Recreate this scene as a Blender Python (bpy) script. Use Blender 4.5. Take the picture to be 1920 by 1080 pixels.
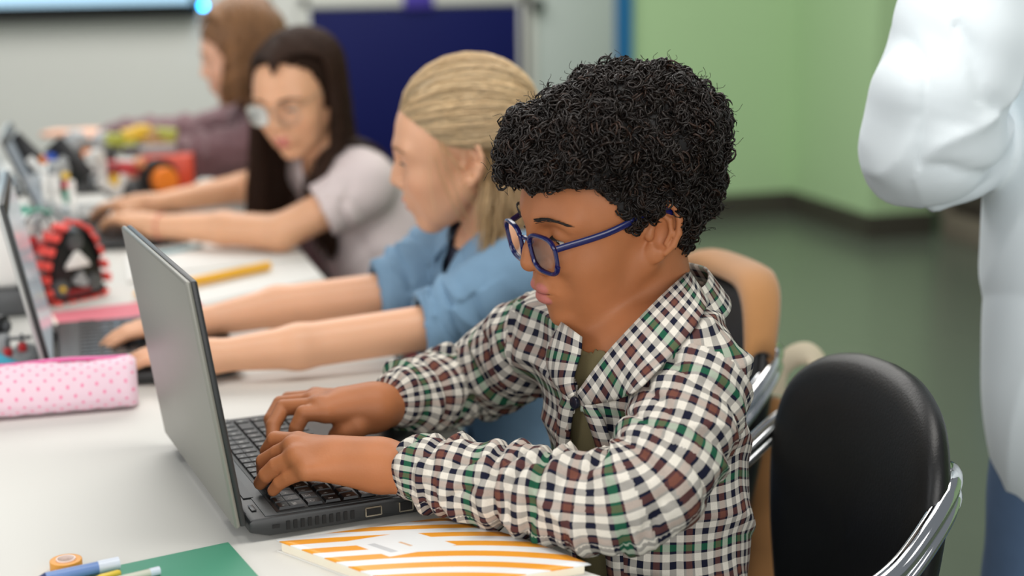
import bpy, bmesh, math, random
import numpy as np
from mathutils import Matrix, Vector

for o in list(bpy.data.objects): bpy.data.objects.remove(o)
S = bpy.context.scene
COL = S.collection
random.seed(7); RNG = np.random.default_rng(11)
R = math.radians

# ------------------------------------------------------------------ camera
FPX = 2900.0                                     # focal length in pixels of the 1920 px frame
CAM_C = np.array([-0.435, -1.640, 1.300])
YAW, PITCH, ROLL = R(16.469), R(12.271), R(0.7)
_fw = np.array([math.sin(YAW)*math.cos(PITCH), math.cos(YAW)*math.cos(PITCH), -math.sin(PITCH)])
_rt = np.array([math.cos(YAW), -math.sin(YAW), 0.0]); _up = np.cross(_rt, _fw)
CRT = math.cos(ROLL)*_rt - math.sin(ROLL)*_up
CUP = math.sin(ROLL)*_rt + math.cos(ROLL)*_up
CFW = _fw
cam = bpy.data.cameras.new('camera'); camo = bpy.data.objects.new('camera', cam); COL.objects.link(camo)
mw = Matrix.Identity(4)
for i in range(3):
    mw[i][0] = CRT[i]; mw[i][1] = CUP[i]; mw[i][2] = -CFW[i]; mw[i][3] = CAM_C[i]
camo.matrix_world = mw
cam.sensor_width = 36.0; cam.lens = FPX/1920*36.0; cam.clip_start = 0.05; cam.clip_end = 60
cam.dof.use_dof = True; cam.dof.focus_distance = 1.53; cam.dof.aperture_fstop = 2.6; cam.dof.aperture_blades = 0
S.camera = camo

# ------------------------------------------------------------------ light
W = bpy.data.worlds.new('world'); S.world = W; W.use_nodes = True
W.node_tree.nodes['Background'].inputs[0].default_value = (0.86, 0.93, 1.0, 1)
W.node_tree.nodes['Background'].inputs[1].default_value = 0.22
def area(name, loc, target, sx, sy, power, col):
    l = bpy.data.lights.new(name, 'AREA'); l.shape = 'RECTANGLE'; l.size = sx; l.size_y = sy; l.energy = power; l.color = col
    o = bpy.data.objects.new(name, l); COL.objects.link(o); o.location = loc
    o.rotation_euler = (Vector(target)-Vector(loc)).to_track_quat('-Z', 'Y').to_euler(); return o
area('window_light', (-4.2, -0.4, 2.0), (0.1, 0.2, 0.9), 3.4, 2.0, 58, (0.97, 0.98, 1.0))
area('window_light_behind', (-0.5, -4.5, 1.9), (0.1, 0.2, 0.9), 3.6, 2.0, 112, (1.0, 0.98, 0.95))
area('ceiling_light', (0.0, -0.45, 2.9), (0.0, -0.4, 0), 1.8, 0.9, 34, (1.0, 0.965, 0.91))
area('ceiling_light_far', (0.4, 3.1, 2.95), (0.4, 3.1, 0), 3.6, 2.4, 128, (1.0, 0.97, 0.93))
S.view_settings.view_transform = 'Standard'; S.view_settings.look = 'None'
S.view_settings.exposure = 0.0; S.view_settings.gamma = 1.0; S.view_settings.use_curve_mapping = False

# ------------------------------------------------------------------ helpers
def at(px, py, z=None, X=None, Y=None, d=None):
    """point of the place seen at a pixel of the 1920x1080 frame, at a known height / plane / distance"""
    v = (px-960)/FPX*CRT - (py-540)/FPX*CUP + CFW
    if z is not None: t = (z-CAM_C[2])/v[2]
    elif X is not None: t = (X-CAM_C[0])/v[0]
    elif Y is not None: t = (Y-CAM_C[1])/v[1]
    else: t = d
    return CAM_C + t*v
def lin(r, g, b):
    f = lambda c: (c/255/12.92 if c/255 <= 0.04045 else ((c/255+0.055)/1.055)**2.4)
    return (f(r), f(g), f(b), 1.0)
MATS = {}
def mat(name, col, rough=0.5, metal=0.0, spec=0.5, noise=0.0, nscale=40.0, bump=0.0, bscale=200.0, emit=None, estr=1.0, coat=0.0, sheen=0.0, attr=None, sss=0.0):
    if name in MATS: return MATS[name]
    m = bpy.data.materials.new(name); m.use_nodes = True; nt = m.node_tree; N = nt.nodes; L = nt.links
    b = N['Principled BSDF']; b.inputs['Base Color'].default_value = col; b.inputs['Roughness'].default_value = rough
    b.inputs['Metallic'].default_value = metal; b.inputs['Specular IOR Level'].default_value = spec
    b.inputs['Coat Weight'].default_value = coat; b.inputs['Sheen Weight'].default_value = sheen
    if sss:
        b.inputs['Subsurface Weight'].default_value = sss; b.inputs['Subsurface Radius'].default_value = (0.010, 0.004, 0.002); b.inputs['Subsurface Scale'].default_value = 0.6
    src = None
    if attr:
        a = N.new('ShaderNodeAttribute'); a.attribute_name = attr; src = a.outputs['Color']
    tc = N.new('ShaderNodeTexCoord')
    if noise:
        n = N.new('ShaderNodeTexNoise'); n.inputs['Scale'].default_value = nscale; n.inputs['Detail'].default_value = 3
        L.new(tc.outputs['Object'], n.inputs['Vector'])
        mr = N.new('ShaderNodeMapRange'); mr.inputs['To Min'].default_value = 1-noise; mr.inputs['To Max'].default_value = 1+noise
        L.new(n.outputs['Fac'], mr.inputs['Value'])
        vm = N.new('ShaderNodeVectorMath'); vm.operation = 'SCALE'
        if src is None: vm.inputs[0].default_value = col[:3]
        else: L.new(src, vm.inputs[0])
        L.new(mr.outputs['Result'], vm.inputs['Scale']); src = vm.outputs['Vector']
    if src is not None: L.new(src, b.inputs['Base Color'])
    if bump:
        n2 = N.new('ShaderNodeTexNoise'); n2.inputs['Scale'].default_value = bscale; n2.inputs['Detail'].default_value = 4
        L.new(tc.outputs['Object'], n2.inputs['Vector'])
        bp = N.new('ShaderNodeBump'); bp.inputs['Strength'].default_value = bump; bp.inputs['Distance'].default_value = 0.002
        L.new(n2.outputs['Fac'], bp.inputs['Height']); L.new(bp.outputs['Normal'], b.inputs['Normal'])
    if emit:
        b.inputs['Emission Color'].default_value = emit; b.inputs['Emission Strength'].default_value = estr
    MATS[name] = m; return m

def tag(o, label=None, cat=None, group=None, kind=None):
    if label: o['label'] = label
    if cat: o['category'] = cat
    if group: o['group'] = group
    if kind: o['kind'] = kind
    return o
def thing(name, label, cat, loc, group=None):
    e = bpy.data.objects.new(name, None); COL.objects.link(e); e.location = Vector([float(a) for a in loc]); e.empty_display_size = 0.05
    e['_inv'] = 1
    return tag(e, label, cat, group)
def adopt(o, parent):
    if parent is None: return
    o.parent = parent
    if parent.type == 'EMPTY': o.matrix_parent_inverse = Matrix.Translation(parent.location).inverted()
def npmesh(name, V, F, m, parent=None, smooth=True, uv=None, cols=None):
    """V (n,3), F (k,3|4) int arrays or a list of lists; uv per corner (k*c,2); cols per vertex (n,3)"""
    me = bpy.data.meshes.new(name); V = np.asarray(V, np.float32)
    if isinstance(F, np.ndarray):
        k, c = F.shape
        me.vertices.add(len(V)); me.vertices.foreach_set('co', V.ravel())
        me.loops.add(k*c); me.loops.foreach_set('vertex_index', F.astype(np.int32).ravel())
        me.polygons.add(k); me.polygons.foreach_set('loop_start', np.arange(0, k*c, c, dtype=np.int32))
        try: me.polygons.foreach_set('loop_total', np.full(k, c, np.int32))
        except Exception: pass
        me.update(calc_edges=True)
    else:
        me.from_pydata([tuple(map(float, v)) for v in V], [], [list(map(int, f)) for f in F]); me.update()
    if smooth: me.polygons.foreach_set('use_smooth', np.ones(len(me.polygons), bool))
    if uv is not None:
        ul = me.uv_layers.new(name='UVMap'); ul.data.foreach_set('uv', np.asarray(uv, np.float32).ravel())
    if cols is not None:
        ca = me.color_attributes.new('Tint', 'FLOAT_COLOR', 'POINT'); cc = np.ones((len(V), 4), np.float32); cc[:, :3] = cols
        ca.data.foreach_set('color', cc.ravel())
    me.materials.append(m); o = bpy.data.objects.new(name, me); COL.objects.link(o); adopt(o, parent); return o

class MB:
    """collects solids in world space, builds ONE mesh object"""
    def __init__(s): s.V = []; s.F = []
    def add(s, V, F):
        n = len(s.V); s.V += [tuple(map(float, v)) for v in V]; s.F += [[n+i for i in f] for f in F]; return s
    def box(s, c, size, rot=None, taper=1.0):
        hx, hy, hz = [a/2 for a in size]; P = []
        for z, t in ((-hz, 1.0), (hz, taper)):
            for x, y in ((-hx, -hy), (hx, -hy), (hx, hy), (-hx, hy)): P.append(Vector((x*t, y*t, z)))
        if rot is not None: P = [rot @ p for p in P]
        c = Vector([float(a) for a in c])
        return s.add([p+c for p in P], [(3, 2, 1, 0), (4, 5, 6, 7), (0, 1, 5, 4), (1, 2, 6, 5), (2, 3, 7, 6), (3, 0, 4, 7)])
    def prism(s, pts, off):
        n = len(pts); off = Vector([float(a) for a in off]); P = [Vector([float(a) for a in p]) for p in pts]
        return s.add(P+[p+off for p in P], [list(range(n))[::-1], list(range(n, 2*n))]+[(i, (i+1) % n, n+(i+1) % n, n+i) for i in range(n)])
    def tube(s, path, rad, n=12, flat=1.0, up=(0, 0, 1)):
        path = [Vector([float(a) for a in p]) for p in path]; k = len(path); V = []; F = []
        if not hasattr(rad, '__len__'): rad = [rad]*k
        for i, p in enumerate(path):
            t = (path[min(i+1, k-1)]-path[max(i-1, 0)]).normalized(); u = Vector(up)
            if abs(t.dot(u)) > 0.95: u = Vector((1, 0, 0))
            a = t.cross(u).normalized(); b = a.cross(t)
            for j in range(n):
                w = 2*math.pi*j/n; V.append(p+(a*math.cos(w)*flat+b*math.sin(w))*rad[i])
        for i in range(k-1):
            for j in range(n): F.append((i*n+j, i*n+(j+1) % n, (i+1)*n+(j+1) % n, (i+1)*n+j))
        F.append(list(range(n))[::-1]); F.append([(k-1)*n+j for j in range(n)])
        return s.add(V, F)
    def cyl(s, a, b, r, n=20, r2=None): return s.tube([a, b], [r, r if r2 is None else r2], n)
    def sphere(s, c, r, n=12, sq=(1, 1, 1), rot=None):
        V = []; F = []; m = n//2+1
        for i in range(m+1):
            th = math.pi*i/m
            for j in range(n):
                ph = 2*math.pi*j/n; p = Vector((math.sin(th)*math.cos(ph)*r*sq[0], math.sin(th)*math.sin(ph)*r*sq[1], math.cos(th)*r*sq[2]))
                if rot is not None: p = rot @ p
                V.append(p+Vector([float(a) for a in c]))
        for i in range(m):
            for j in range(n): F.append((i*n+j, (i+1)*n+j, (i+1)*n+(j+1) % n, i*n+(j+1) % n))
        return s.add(V, F)
    def ring(s, c, axis, r, r2, n=24, k=8):
        ax = Vector(axis).normalized(); q = ax.to_track_quat('Z', 'Y'); V = []; F = []
        for i in range(n):
            w = 2*math.pi*i/n
            for j in range(k):
                p = 2*math.pi*j/k; V.append(q @ Vector(((r+r2*math.cos(p))*math.cos(w), (r+r2*math.cos(p))*math.sin(w), r2*math.sin(p)))+Vector([float(a) for a in c]))
        for i in range(n):
            for j in range(k): F.append((i*k+j, ((i+1) % n)*k+j, ((i+1) % n)*k+(j+1) % k, i*k+(j+1) % k))
        return s.add(V, F)
    def build(s, name, m, parent=None, bevel=0.0, seg=2, smooth=None, label=None):
        me = bpy.data.meshes.new(name); bm = bmesh.new(); vs = [bm.verts.new(v) for v in s.V]
        for f in s.F:
            try: bm.faces.new([vs[i] for i in f])
            except ValueError: pass
        bmesh.ops.remove_doubles(bm, verts=bm.verts, dist=1e-6)
        bmesh.ops.recalc_face_normals(bm, faces=bm.faces)
        if bevel:
            ed = [e for e in bm.edges if len(e.link_faces) == 2 and e.calc_face_angle(0) > 0.5]
            bmesh.ops.bevel(bm, geom=ed, offset=bevel, segments=seg, affect='EDGES', profile=0.5, clamp_overlap=True)
        for f in bm.faces: f.smooth = True
        for e in bm.edges:
            if len(e.link_faces) == 2 and e.calc_face_angle(0) > R(38 if smooth is None else smooth): e.smooth = False
        bm.to_mesh(me); bm.free(); me.materials.append(m)
        o = bpy.data.objects.new(name, me); COL.objects.link(o); adopt(o, parent)
        if label: o['label'] = label
        return o
def v3(a): return Vector([float(x) for x in a])
def catmull(P, n=8):
    P = [np.asarray(p, float) for p in P]; Q = [2*P[0]-P[1]]+P+[2*P[-1]-P[-2]]; out = []
    for i in range(1, len(Q)-2):
        for k in range(n):
            t = k/n; a, b, c, d = Q[i-1], Q[i], Q[i+1], Q[i+2]
            out.append(0.5*((2*b)+(c-a)*t+(2*a-5*b+4*c-d)*t*t+(-a+3*b-3*c+d)*t**3))
    out.append(P[-1]); return np.array(out)

# ------------------------------------------------------------------ the room
M_white = mat('white_wall', lin(205, 206, 200), 0.8, noise=0.02, nscale=3)
M_green = mat('green_wall', lin(172, 202, 154), 0.75, noise=0.025, nscale=2)
M_floor = mat('floor_vinyl', lin(92, 100, 88), 0.24, spec=0.55, noise=0.05, nscale=6)
M_base = mat('dark_skirting', lin(64, 62, 52), 0.5)
M_blue = mat('blue_paint', lin(22, 100, 150), 0.5)
M_navy = mat('navy_board', lin(5, 14, 76), 0.6, spec=0.2, noise=0.06, nscale=5)
M_offw = mat('offwhite_paint', lin(196, 197, 190), 0.55)
M_door = mat('door_paint', lin(176, 186, 180), 0.45)
M_black = mat('black_plastic', lin(22, 22, 23), 0.4)
YB = 5.34
def struct(o): return tag(o, kind='structure')
struct(MB().box((0.6, 2.0, -0.05), (13, 9.4, 0.1)).build('floor', M_floor))
xg = at(1172, 100, Y=YB)[0]
struct(MB().box(((xg-6.0)/2, YB+0.05, 1.5), (xg+6.0, 0.1, 3.0)).build('wall_back', M_white))
struct(MB().box(((xg+3.10)/2, YB+0.05, 1.5), (3.10-xg, 0.1, 3.0)).build('wall_green', M_green))
struct(MB().box((3.15, (YB+4.55)/2+0.025, 1.5), (0.1, YB-4.55+0.05, 3.0)).build('wall_right', M_green))
xw = at(1745, 440, Y=4.55)[0]
struct(MB().box(((3.20+xw)/2, 4.60, 1.5), (xw-3.20, 0.1, 3.0)).build('wall_pillar', M_green))
struct(MB().box((xw+0.75+0.05, 2.2, 1.5), (0.1, 9.0, 3.0)).build('wall_far_right', M_green))
struct(MB().box(((xg+3.10)/2, YB-0.008, 0.055), (3.10-xg, 0.016, 0.11)).build('baseboard_back', M_base))
struct(MB().box((3.092, (YB+4.55)/2, 0.055), (0.016, YB-4.55, 0.11)).build('baseboard_right', M_base))
struct(MB().box(((3.10+xw)/2, 4.542, 0.055), (xw-3.10, 0.016, 0.11)).build('baseboard_pillar', M_base))
# blue strip beside the door
xs0 = at(1150, 60, Y=YB)[0]; xs1 = at(1181, 60, Y=YB)[0]
struct(MB().box(((xs0+xs1)/2, YB-0.02, 1.5), (xs1-xs0, 0.04, 3.0)).build('trim_1', M_blue))
# door with a dark knob, its light frame on the left
xd0 = at(1000, 60, Y=YB)[0]; xf0 = at(974, 60, Y=YB)[0]
d = MB().box(((xd0+xs0)/2, YB-0.015, 1.05), (xs0-xd0, 0.03, 2.1)).build('door_1', M_door, bevel=0.004); struct(d)
kp = at(1008, 10, Y=YB-0.06)
MB().sphere(kp, 0.035, 14).cyl(kp, kp+np.array([0, 0.06, 0]), 0.014, 12).build('door_knob', mat('dark_knob', lin(40, 50, 44), 0.35), d)
struct(MB().box(((xf0+xd0)/2, YB-0.025, 1.1), (xd0-xf0, 0.05, 2.2)).build('trim_2', M_offw, bevel=0.004))
# wide low dark cabinet with a light plinth along the right wall
cb = thing('low_cabinet', 'dark brown low cabinet with pale plinth beyond the green pillar', 'cabinet', (xw+0.35, 4.2, 0))
x0 = xw+0.01
MB().box((x0+0.36, 3.65, 0.36), (0.68, 1.6, 0.48)).build('body', mat('dark_wood', lin(52, 44, 38), 0.45, noise=0.1, nscale=12), cb, bevel=0.006)
MB().box((x0+0.355, 3.65, 0.06), (0.71, 1.66, 0.12)).build('plinth', mat('plinth_grey', lin(120, 112, 98), 0.5), cb, bevel=0.004)
for k in range(2): MB().box((x0+0.012, 3.26+0.78*k, 0.37), (0.02, 0.74, 0.42)).build('door', mat('dark_panel', lin(70, 62, 56), 0.4), cb, bevel=0.004)
MB().box((x0+0.015, 4.46, 0.35), (0.04, 0.08, 0.5)).build('side_post', mat('plinth_grey', lin(120, 112, 98)), cb, bevel=0.004)
pb = thing('display_stand', 'bright blue display stand behind the dark low cabinet', 'stand', at(1884, 470, z=0.0)*0+np.array([xw+0.66, 3.4, 0.6]))
q = at(1880, 385, Y=3.3); MB().box((q[0]+0.1, 3.3, q[2]+0.05), (0.26, 0.03, 0.34)).build('sheet', M_blue, pb, bevel=0.003)

# wall screen
sc_ = thing('wall_screen', 'large black framed flat screen with pale blue picture on the white wall', 'screen', at(150, 10, Y=YB))
tb = at(150, 38, Y=YB-0.06); x1 = at(372, 8, Y=YB-0.06)[0]
MB().box((x1-1.0, YB-0.045, tb[2]+0.62), (2.0, 0.07, 1.24)).build('bezel', M_black, sc_, bevel=0.006)
MB().box((x1-1.0, YB-0.085, tb[2]+0.650), (1.93, 0.012, 1.17)).build('display', mat('screen_glow', lin(150, 190, 215), 0.3, emit=lin(170, 208, 232), estr=0.75), sc_)
lp = at(381, 11, Y=YB-0.10)
MB().sphere(lp, 0.011, 12).build('standby_light', mat('blue_led', lin(20, 120, 230), 0.3, emit=(0.0, 0.42, 1.0, 1), estr=26), sc_, label='glowing blue standby light at the corner of the frame')
# navy board with a purple card at its top
nb = thing('notice_board', 'navy blue notice board in a light frame hung on the white wall', 'board', at(780, 100, Y=YB))
bl = at(582, 40, Y=YB-0.02); br = at(972, 40, Y=YB-0.02); bt = at(780, 14, Y=YB-0.02)[2]
MB().box(((bl[0]+br[0])/2, YB-0.02, bt-0.45), (br[0]-bl[0], 0.04, 0.90)).build('panel', M_navy, nb, bevel=0.003)
for xx in (bl[0]-0.03, br[0]+0.018): MB().box((xx, YB-0.025, bt-0.43), (0.045, 0.05, 0.98)).build('frame_stile', M_offw, nb, bevel=0.003)
MB().box(((bl[0]+br[0])/2, YB-0.025, bt+0.035), (br[0]-bl[0]+0.1, 0.05, 0.05)).build('frame_rail', M_offw, nb, bevel=0.003)
pc = at(785, 4, Y=YB-0.06)
tag(MB().box((pc[0], YB-0.055, pc[2]+0.04), (0.14, 0.012, 0.13)).build('purple_card', mat('purple_card', lin(66, 52, 150), 0.6), bevel=0.002), 'small purple card clipped to the top of the navy board', 'card')

# ------------------------------------------------------------------ table
TZ = 0.75
M_table = mat('white_laminate', lin(214, 213, 207), 0.5, spec=0.3, noise=0.012, nscale=3)
tt = thing('work_table', 'long white laminate table the four children sit along', 'table', (-0.7, 0.9, 0))
MB().box((-0.75, 0.72, TZ-0.0125), (1.5, 4.1, 0.025)).build('tabletop', M_table, tt, bevel=0.003)
M_leg = mat('grey_steel', lin(150, 152, 154), 0.35, metal=0.8)
for x in (-0.10, -1.40):
    for y in (-1.2, 2.65): MB().box((x, y, 0.362), (0.05, 0.05, 0.724)).build('leg', M_leg, tt, bevel=0.004)
for y in (-1.2, 2.65): MB().box((-0.75, y, 0.70), (1.25, 0.04, 0.045)).build('apron', M_leg, tt, bevel=0.003)
# ------------------------------------------------------------------ laptops
M_lap = mat('laptop_black', lin(40, 42, 43), 0.42, noise=0.04, nscale=60)
M_lap2 = mat('laptop_deck', lin(52, 55, 56), 0.45)
M_key = mat('key_black', lin(23, 24, 26), 0.33)
M_lid = mat('lid_grey', lin(140, 139, 131), 0.4, metal=0.3)
M_leg_w = mat('key_legend', lin(215, 215, 210), 0.6)
M_silver = mat('port_silver', lin(205, 200, 185), 0.25, metal=1.0)
M_scr = mat('display_dark', lin(30, 34, 40), 0.15, emit=lin(190, 200, 206), estr=0.5)
GLYPH = {}
def glyph(ch):
    if ch not in GLYPH:
        c = bpy.data.curves.new('legend', 'FONT'); c.body = ch; c.size = 0.0085; c.align_x = 'CENTER'; c.align_y = 'CENTER'; c.resolution_u = 1
        o = bpy.data.objects.new('legend', c); COL.objects.link(o); dg = bpy.context.evaluated_depsgraph_get()
        me = bpy.data.meshes.new_from_object(o.evaluated_get(dg)); bpy.data.objects.remove(o); bpy.data.curves.remove(c)
        me.name = 'legend'; me.materials.clear(); me.materials.append(M_leg_w); GLYPH[ch] = me
    return GLYPH[ch]
KEYM = {}
def keymesh(w, h, m):
    k = (round(w, 4), round(h, 4))
    if k not in KEYM:
        o = MB().box((0, 0, 0.0014), (w, h, 0.0028), taper=0.86).build('key', m); KEYM[k] = o.data; bpy.data.objects.remove(o)
    return KEYM[k]
def laptop(label, O, ang, wid, dep, lidh, lean, thick, lidmat, detail, screen=False, deckmat=None):
    """O = near hinge corner on the table, u runs along the hinge away from the lens, v towards the user"""
    a = R(ang); U = Vector((-math.sin(a), math.cos(a), 0)); Vv = Vector((math.cos(a), math.sin(a), 0)); Z = Vector((0, 0, 1)); O = v3(O)
    rot = Matrix((U, Vv, Z)).transposed()
    L = lambda u, v, z: O+U*u+Vv*v+Z*z
    t = thing('laptop', label, 'laptop', O); zt = 0.004+thick; deckmat = deckmat or M_lap2
    # wedge base, chamfered underside
    pts = [(0.0, 0.010), (0.020, 0.004), (dep-0.02, 0.004), (dep, 0.012), (dep, zt-0.003), (dep-0.004, zt), (0.004, zt), (0.0, zt-0.003)]
    MB().prism([L(0, v, z) for v, z in pts], U*wid).build('base', M_lap if lidmat is not M_lap2 else lidmat, t, bevel=0.0025)
    MB().box(L(wid/2, dep*0.5+0.006, zt+0.0003), (wid-0.008, dep-0.022, 0.0012), rot).build('deck', deckmat, t, bevel=0.0005)
    # lid
    la = R(lean); up = Z*math.cos(la)-Vv*math.sin(la); nrm = Vv*math.cos(la)+Z*math.sin(la); H = L(0, -0.006, zt-0.006)
    lr = Matrix((U, nrm, up)).transposed()
    c = H+U*(wid/2)+up*(lidh/2)
    MB().box(c-nrm*0.0045, (wid, 0.006, lidh), lr).build('lid', lidmat, t, bevel=0.0028, seg=3)
    MB().box(c+nrm*0.001, (wid-0.001, 0.006, lidh-0.001), lr).build('screen_bezel', M_lap, t, bevel=0.002)
    MB().box(c+nrm*0.0043, (wid-0.028, 0.0012, lidh-0.036), lr).build('display', M_scr if screen else mat('display_off', lin(14, 16, 20), 0.12), t)
    for uu in (0.045, wid-0.045): MB().cyl(L(uu-0.022, -0.004, zt-0.004), L(uu+0.022, -0.004, zt-0.004), 0.0075, 14).build('hinge', M_lap, t)
    MB().box(L(wid/2-0.012, dep*0.79, zt+0.0011), (0.085, 0.046, 0.0012), rot).build('touchpad', M_lap, t, bevel=0.0005)
    # keys
    n = 19 if detail else 15; p = (wid-0.022)/n; rows = 6; v0 = dep*0.135; rp = 0.0182 if detail else 0.0178
    MB().box(L(wid/2, v0+rp*2.72, zt+0.0010), (wid-0.016, rp*5.8, 0.0010), rot).build('keyboard_well', mat('key_well', lin(14, 15, 16), 0.5), t)
    chars = [None, "789/456*1230", "QWERTYUIOP", "ASDFGHJKL", "ZXCVBNM,.", None]
    for r in range(rows):
        h = 0.0115 if r == 0 else rp-0.0026; vc = v0+(0.006 if r == 0 else 0.0065+rp*(r-0.35))
        x = 0.011; k = 0
        while x < wid-0.012:
            w = p
            if r == 5 and k == 7: w = p*5
            if r in (2, 3, 4) and k == n-3: w = p*1.6
            if x+w > wid-0.010: w = wid-0.010-x
            if w < p*0.6: break
            o = bpy.data.objects.new('key', keymesh(w-0.0024, h, M_key)); COL.objects.link(o)
            o.parent = t; o.matrix_parent_inverse = Matrix.Translation(t.location).inverted()
            o.matrix_basis = Matrix.Translation(L(x+w/2, vc, zt+0.0012)) @ rot.to_4x4()
            if detail and r in (1, 2, 3, 4, 5, 0) and w < p*1.2:
                s = "0123456789QWERTYUIOPASDFGHJKLZXCVBNM"; g = bpy.data.objects.new('legend', glyph(s[(k*7+r*11) % len(s)])); COL.objects.link(g)
                g.parent = o; sc = 0.45 if r == 0 else 0.8
                g.matrix_basis = Matrix.Translation((-0.002, -0.001 if r else 0, 0.00285)) @ Matrix.Rotation(math.pi, 4, 'Z') @ Matrix.Scale(sc, 4)
            x += w; k += 1
    if detail:
        sd = -U
        for i in range(10):
            MB().box(L(-0.0006, 0.038+i*0.0072, 0.0125+0.0005), (0.0016, 0.0036, 0.0085), rot).build('vent_slot', mat('slot_black', lin(6, 6, 6), 0.6), t)
        q = L(-0.0015, 0.190, 0.0135)
        def port(v, w, h, full=True):
            m = MB()
            for dz in ((-h/2, h/2) if full else (-h/2,)): m.box(L(-0.0012, v, 0.0135+dz), (0.0026, w, 0.0013), rot)
            for dv in (-w/2, w/2): m.box(L(-0.0012, v+dv, 0.0135), (0.0026, 0.0013, h), rot)
            m.build('port', M_silver, t)
            MB().box(L(-0.0004, v, 0.0135), (0.0016, w-0.001, h-0.001), rot).build('port_socket', mat('slot_black', lin(6, 6, 6), 0.6), t)
        port(0.124, 0.016, 0.0085); port(0.158, 0.014, 0.0095, False); port(0.190, 0.012, 0.005)
        MB().box(L(-0.0004, 0.026, 0.0135), (0.0016, 0.007, 0.0035), rot).build('lock_slot', mat('slot_black', lin(6, 6, 6), 0.6), t)
        MB().box(L(0.030, dep*0.045, zt+0.0012), (0.016, 0.005, 0.0010), rot).build('power_button', M_lap, t, bevel=0.0004)
        MB().box(L(0.16, dep*0.06, zt+0.0010), (0.20, 0.010, 0.0009), rot).build('speaker_strip', M_lap, t)
    return t, L, zt
LO = (-0.283, -0.232, TZ)
boy_lap, LB, LZT = laptop('open black laptop with grey lid under the dark-haired boy\'s hands', LO, 7, 0.335, 0.243, 0.246, 8, 0.019, M_lid, True)
laptop('thin silver laptop under the blonde girl\'s hands, seen edge on', (-0.452, 0.372, TZ), 0, 0.335, 0.240, 0.243, 11, 0.013, mat('lid_silver', lin(190, 192, 190), 0.3, metal=0.6), False, screen=True)
laptop('open grey laptop under the long-haired girl\'s hands', (-0.44, 1.37, TZ), -2, 0.32, 0.245, 0.225, 22, 0.014, mat('lid_mid', lin(205, 208, 206), 0.4, metal=0.2), False, screen=True)
laptop('farthest laptop, pale lid open in front of the curly-haired child', (-0.55, 2.12, TZ), 0, 0.33, 0.24, 0.24, 20, 0.014, mat('lid_pale', lin(196, 200, 198), 0.35, metal=0.4), False, screen=True)

# ------------------------------------------------------------------ paper goods
def plane_rot(ang): return Matrix.Rotation(R(ang), 3, 'Z')
def slab(c4, z0, z1): return [np.array([c4[i][0], c4[i][1], z0]) for i in range(len(c4))], np.array([0, 0, z1-z0])
# striped exercise book: white cover with curved orange bands, flat print
def band_mat():
    m = bpy.data.materials.new('striped_cover'); m.use_nodes = True; nt = m.node_tree; N = nt.nodes; L = nt.links; b = N['Principled BSDF']; b.inputs['Roughness'].default_value = 0.4
    uv = N.new('ShaderNodeUVMap'); uv.uv_map = 'UVMap'; sep = N.new('ShaderNodeSeparateXYZ'); L.new(uv.outputs[0], sep.inputs[0])
    def mth(op, a, b_=None, c=None):
        n = N.new('ShaderNodeMath'); n.operation = op
        for i, x in enumerate((a, b_, c)):
            if x is None: continue
            if isinstance(x, (int, float)): n.inputs[i].default_value = x
            else: L.new(x, n.inputs[i])
        return n.outputs[0]
    u, v = sep.outputs[0], sep.outputs[1]
    du = mth('SUBTRACT', u, 0.24); dv = mth('SUBTRACT', v, 0.40)
    rad = mth('SQRT', mth('ADD', mth('MULTIPLY', du, du), mth('MULTIPLY', dv, dv)))
    st = mth('GREATER_THAN', mth('FRACT', mth('MULTIPLY', rad, 1/0.031)), 0.50)
    # blank name panel in the middle
    inu = mth('LESS_THAN', mth('ABSOLUTE', mth('SUBTRACT', u, 0.088)), 0.032); inv = mth('LESS_THAN', mth('ABSOLUTE', mth('SUBTRACT', v, 0.062)), 0.030)
    box = mth('MULTIPLY', inu, inv); fac = mth('MULTIPLY', st, mth('SUBTRACT', 1.0, box))
    # faint printed line and word inside the panel
    wl = mth('MULTIPLY', mth('LESS_THAN', mth('ABSOLUTE', mth('SUBTRACT', u, 0.086)), 0.0016), mth('LESS_THAN', mth('ABSOLUTE', mth('SUBTRACT', v, 0.066)), 0.008))
    gl = mth('MULTIPLY', mth('LESS_THAN', mth('ABSOLUTE', mth('SUBTRACT', u, 0.108)), 0.0035), mth('LESS_THAN', mth('ABSOLUTE', mth('SUBTRACT', v, 0.066)), 0.016))
    mix = N.new('ShaderNodeMix'); mix.data_type = 'RGBA'; L.new(fac, mix.inputs['Factor']); mix.inputs['A'].default_value = lin(238, 240, 240); mix.inputs['B'].default_value = lin(240, 160, 42)
    m2 = N.new('ShaderNodeMix'); m2.data_type = 'RGBA'; L.new(wl, m2.inputs['Factor']); L.new(mix.outputs['Result'], m2.inputs['A']); m2.inputs['B'].default_value = lin(225, 185, 150)
    m3 = N.new('ShaderNodeMix'); m3.data_type = 'RGBA'; L.new(gl, m3.inputs['Factor']); L.new(m2.outputs['Result'], m3.inputs['A']); m3.inputs['B'].default_value = lin(200, 203, 205)
    L.new(m3.outputs['Result'], b.inputs['Base Color']); return m
nbk = thing('exercise_book', 'white exercise book with curved orange stripes beside the black laptop', 'notebook', at(800, 1030, z=TZ))
A = at(518, 1011, z=TZ+.012); B = at(830, 968, z=TZ+.012); Dv = at(1108, 1056, z=TZ+.012)
A[2] = B[2] = Dv[2] = TZ
e1 = Dv-B; e1 = e1/np.linalg.norm(e1); e0 = A-B; L0 = 0.196; e0 = e0/np.linalg.norm(e0)
L1 = float(np.linalg.norm(Dv-B)); L0 = float(np.linalg.norm(A-B))
Cc = A+(Dv-B)
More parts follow.
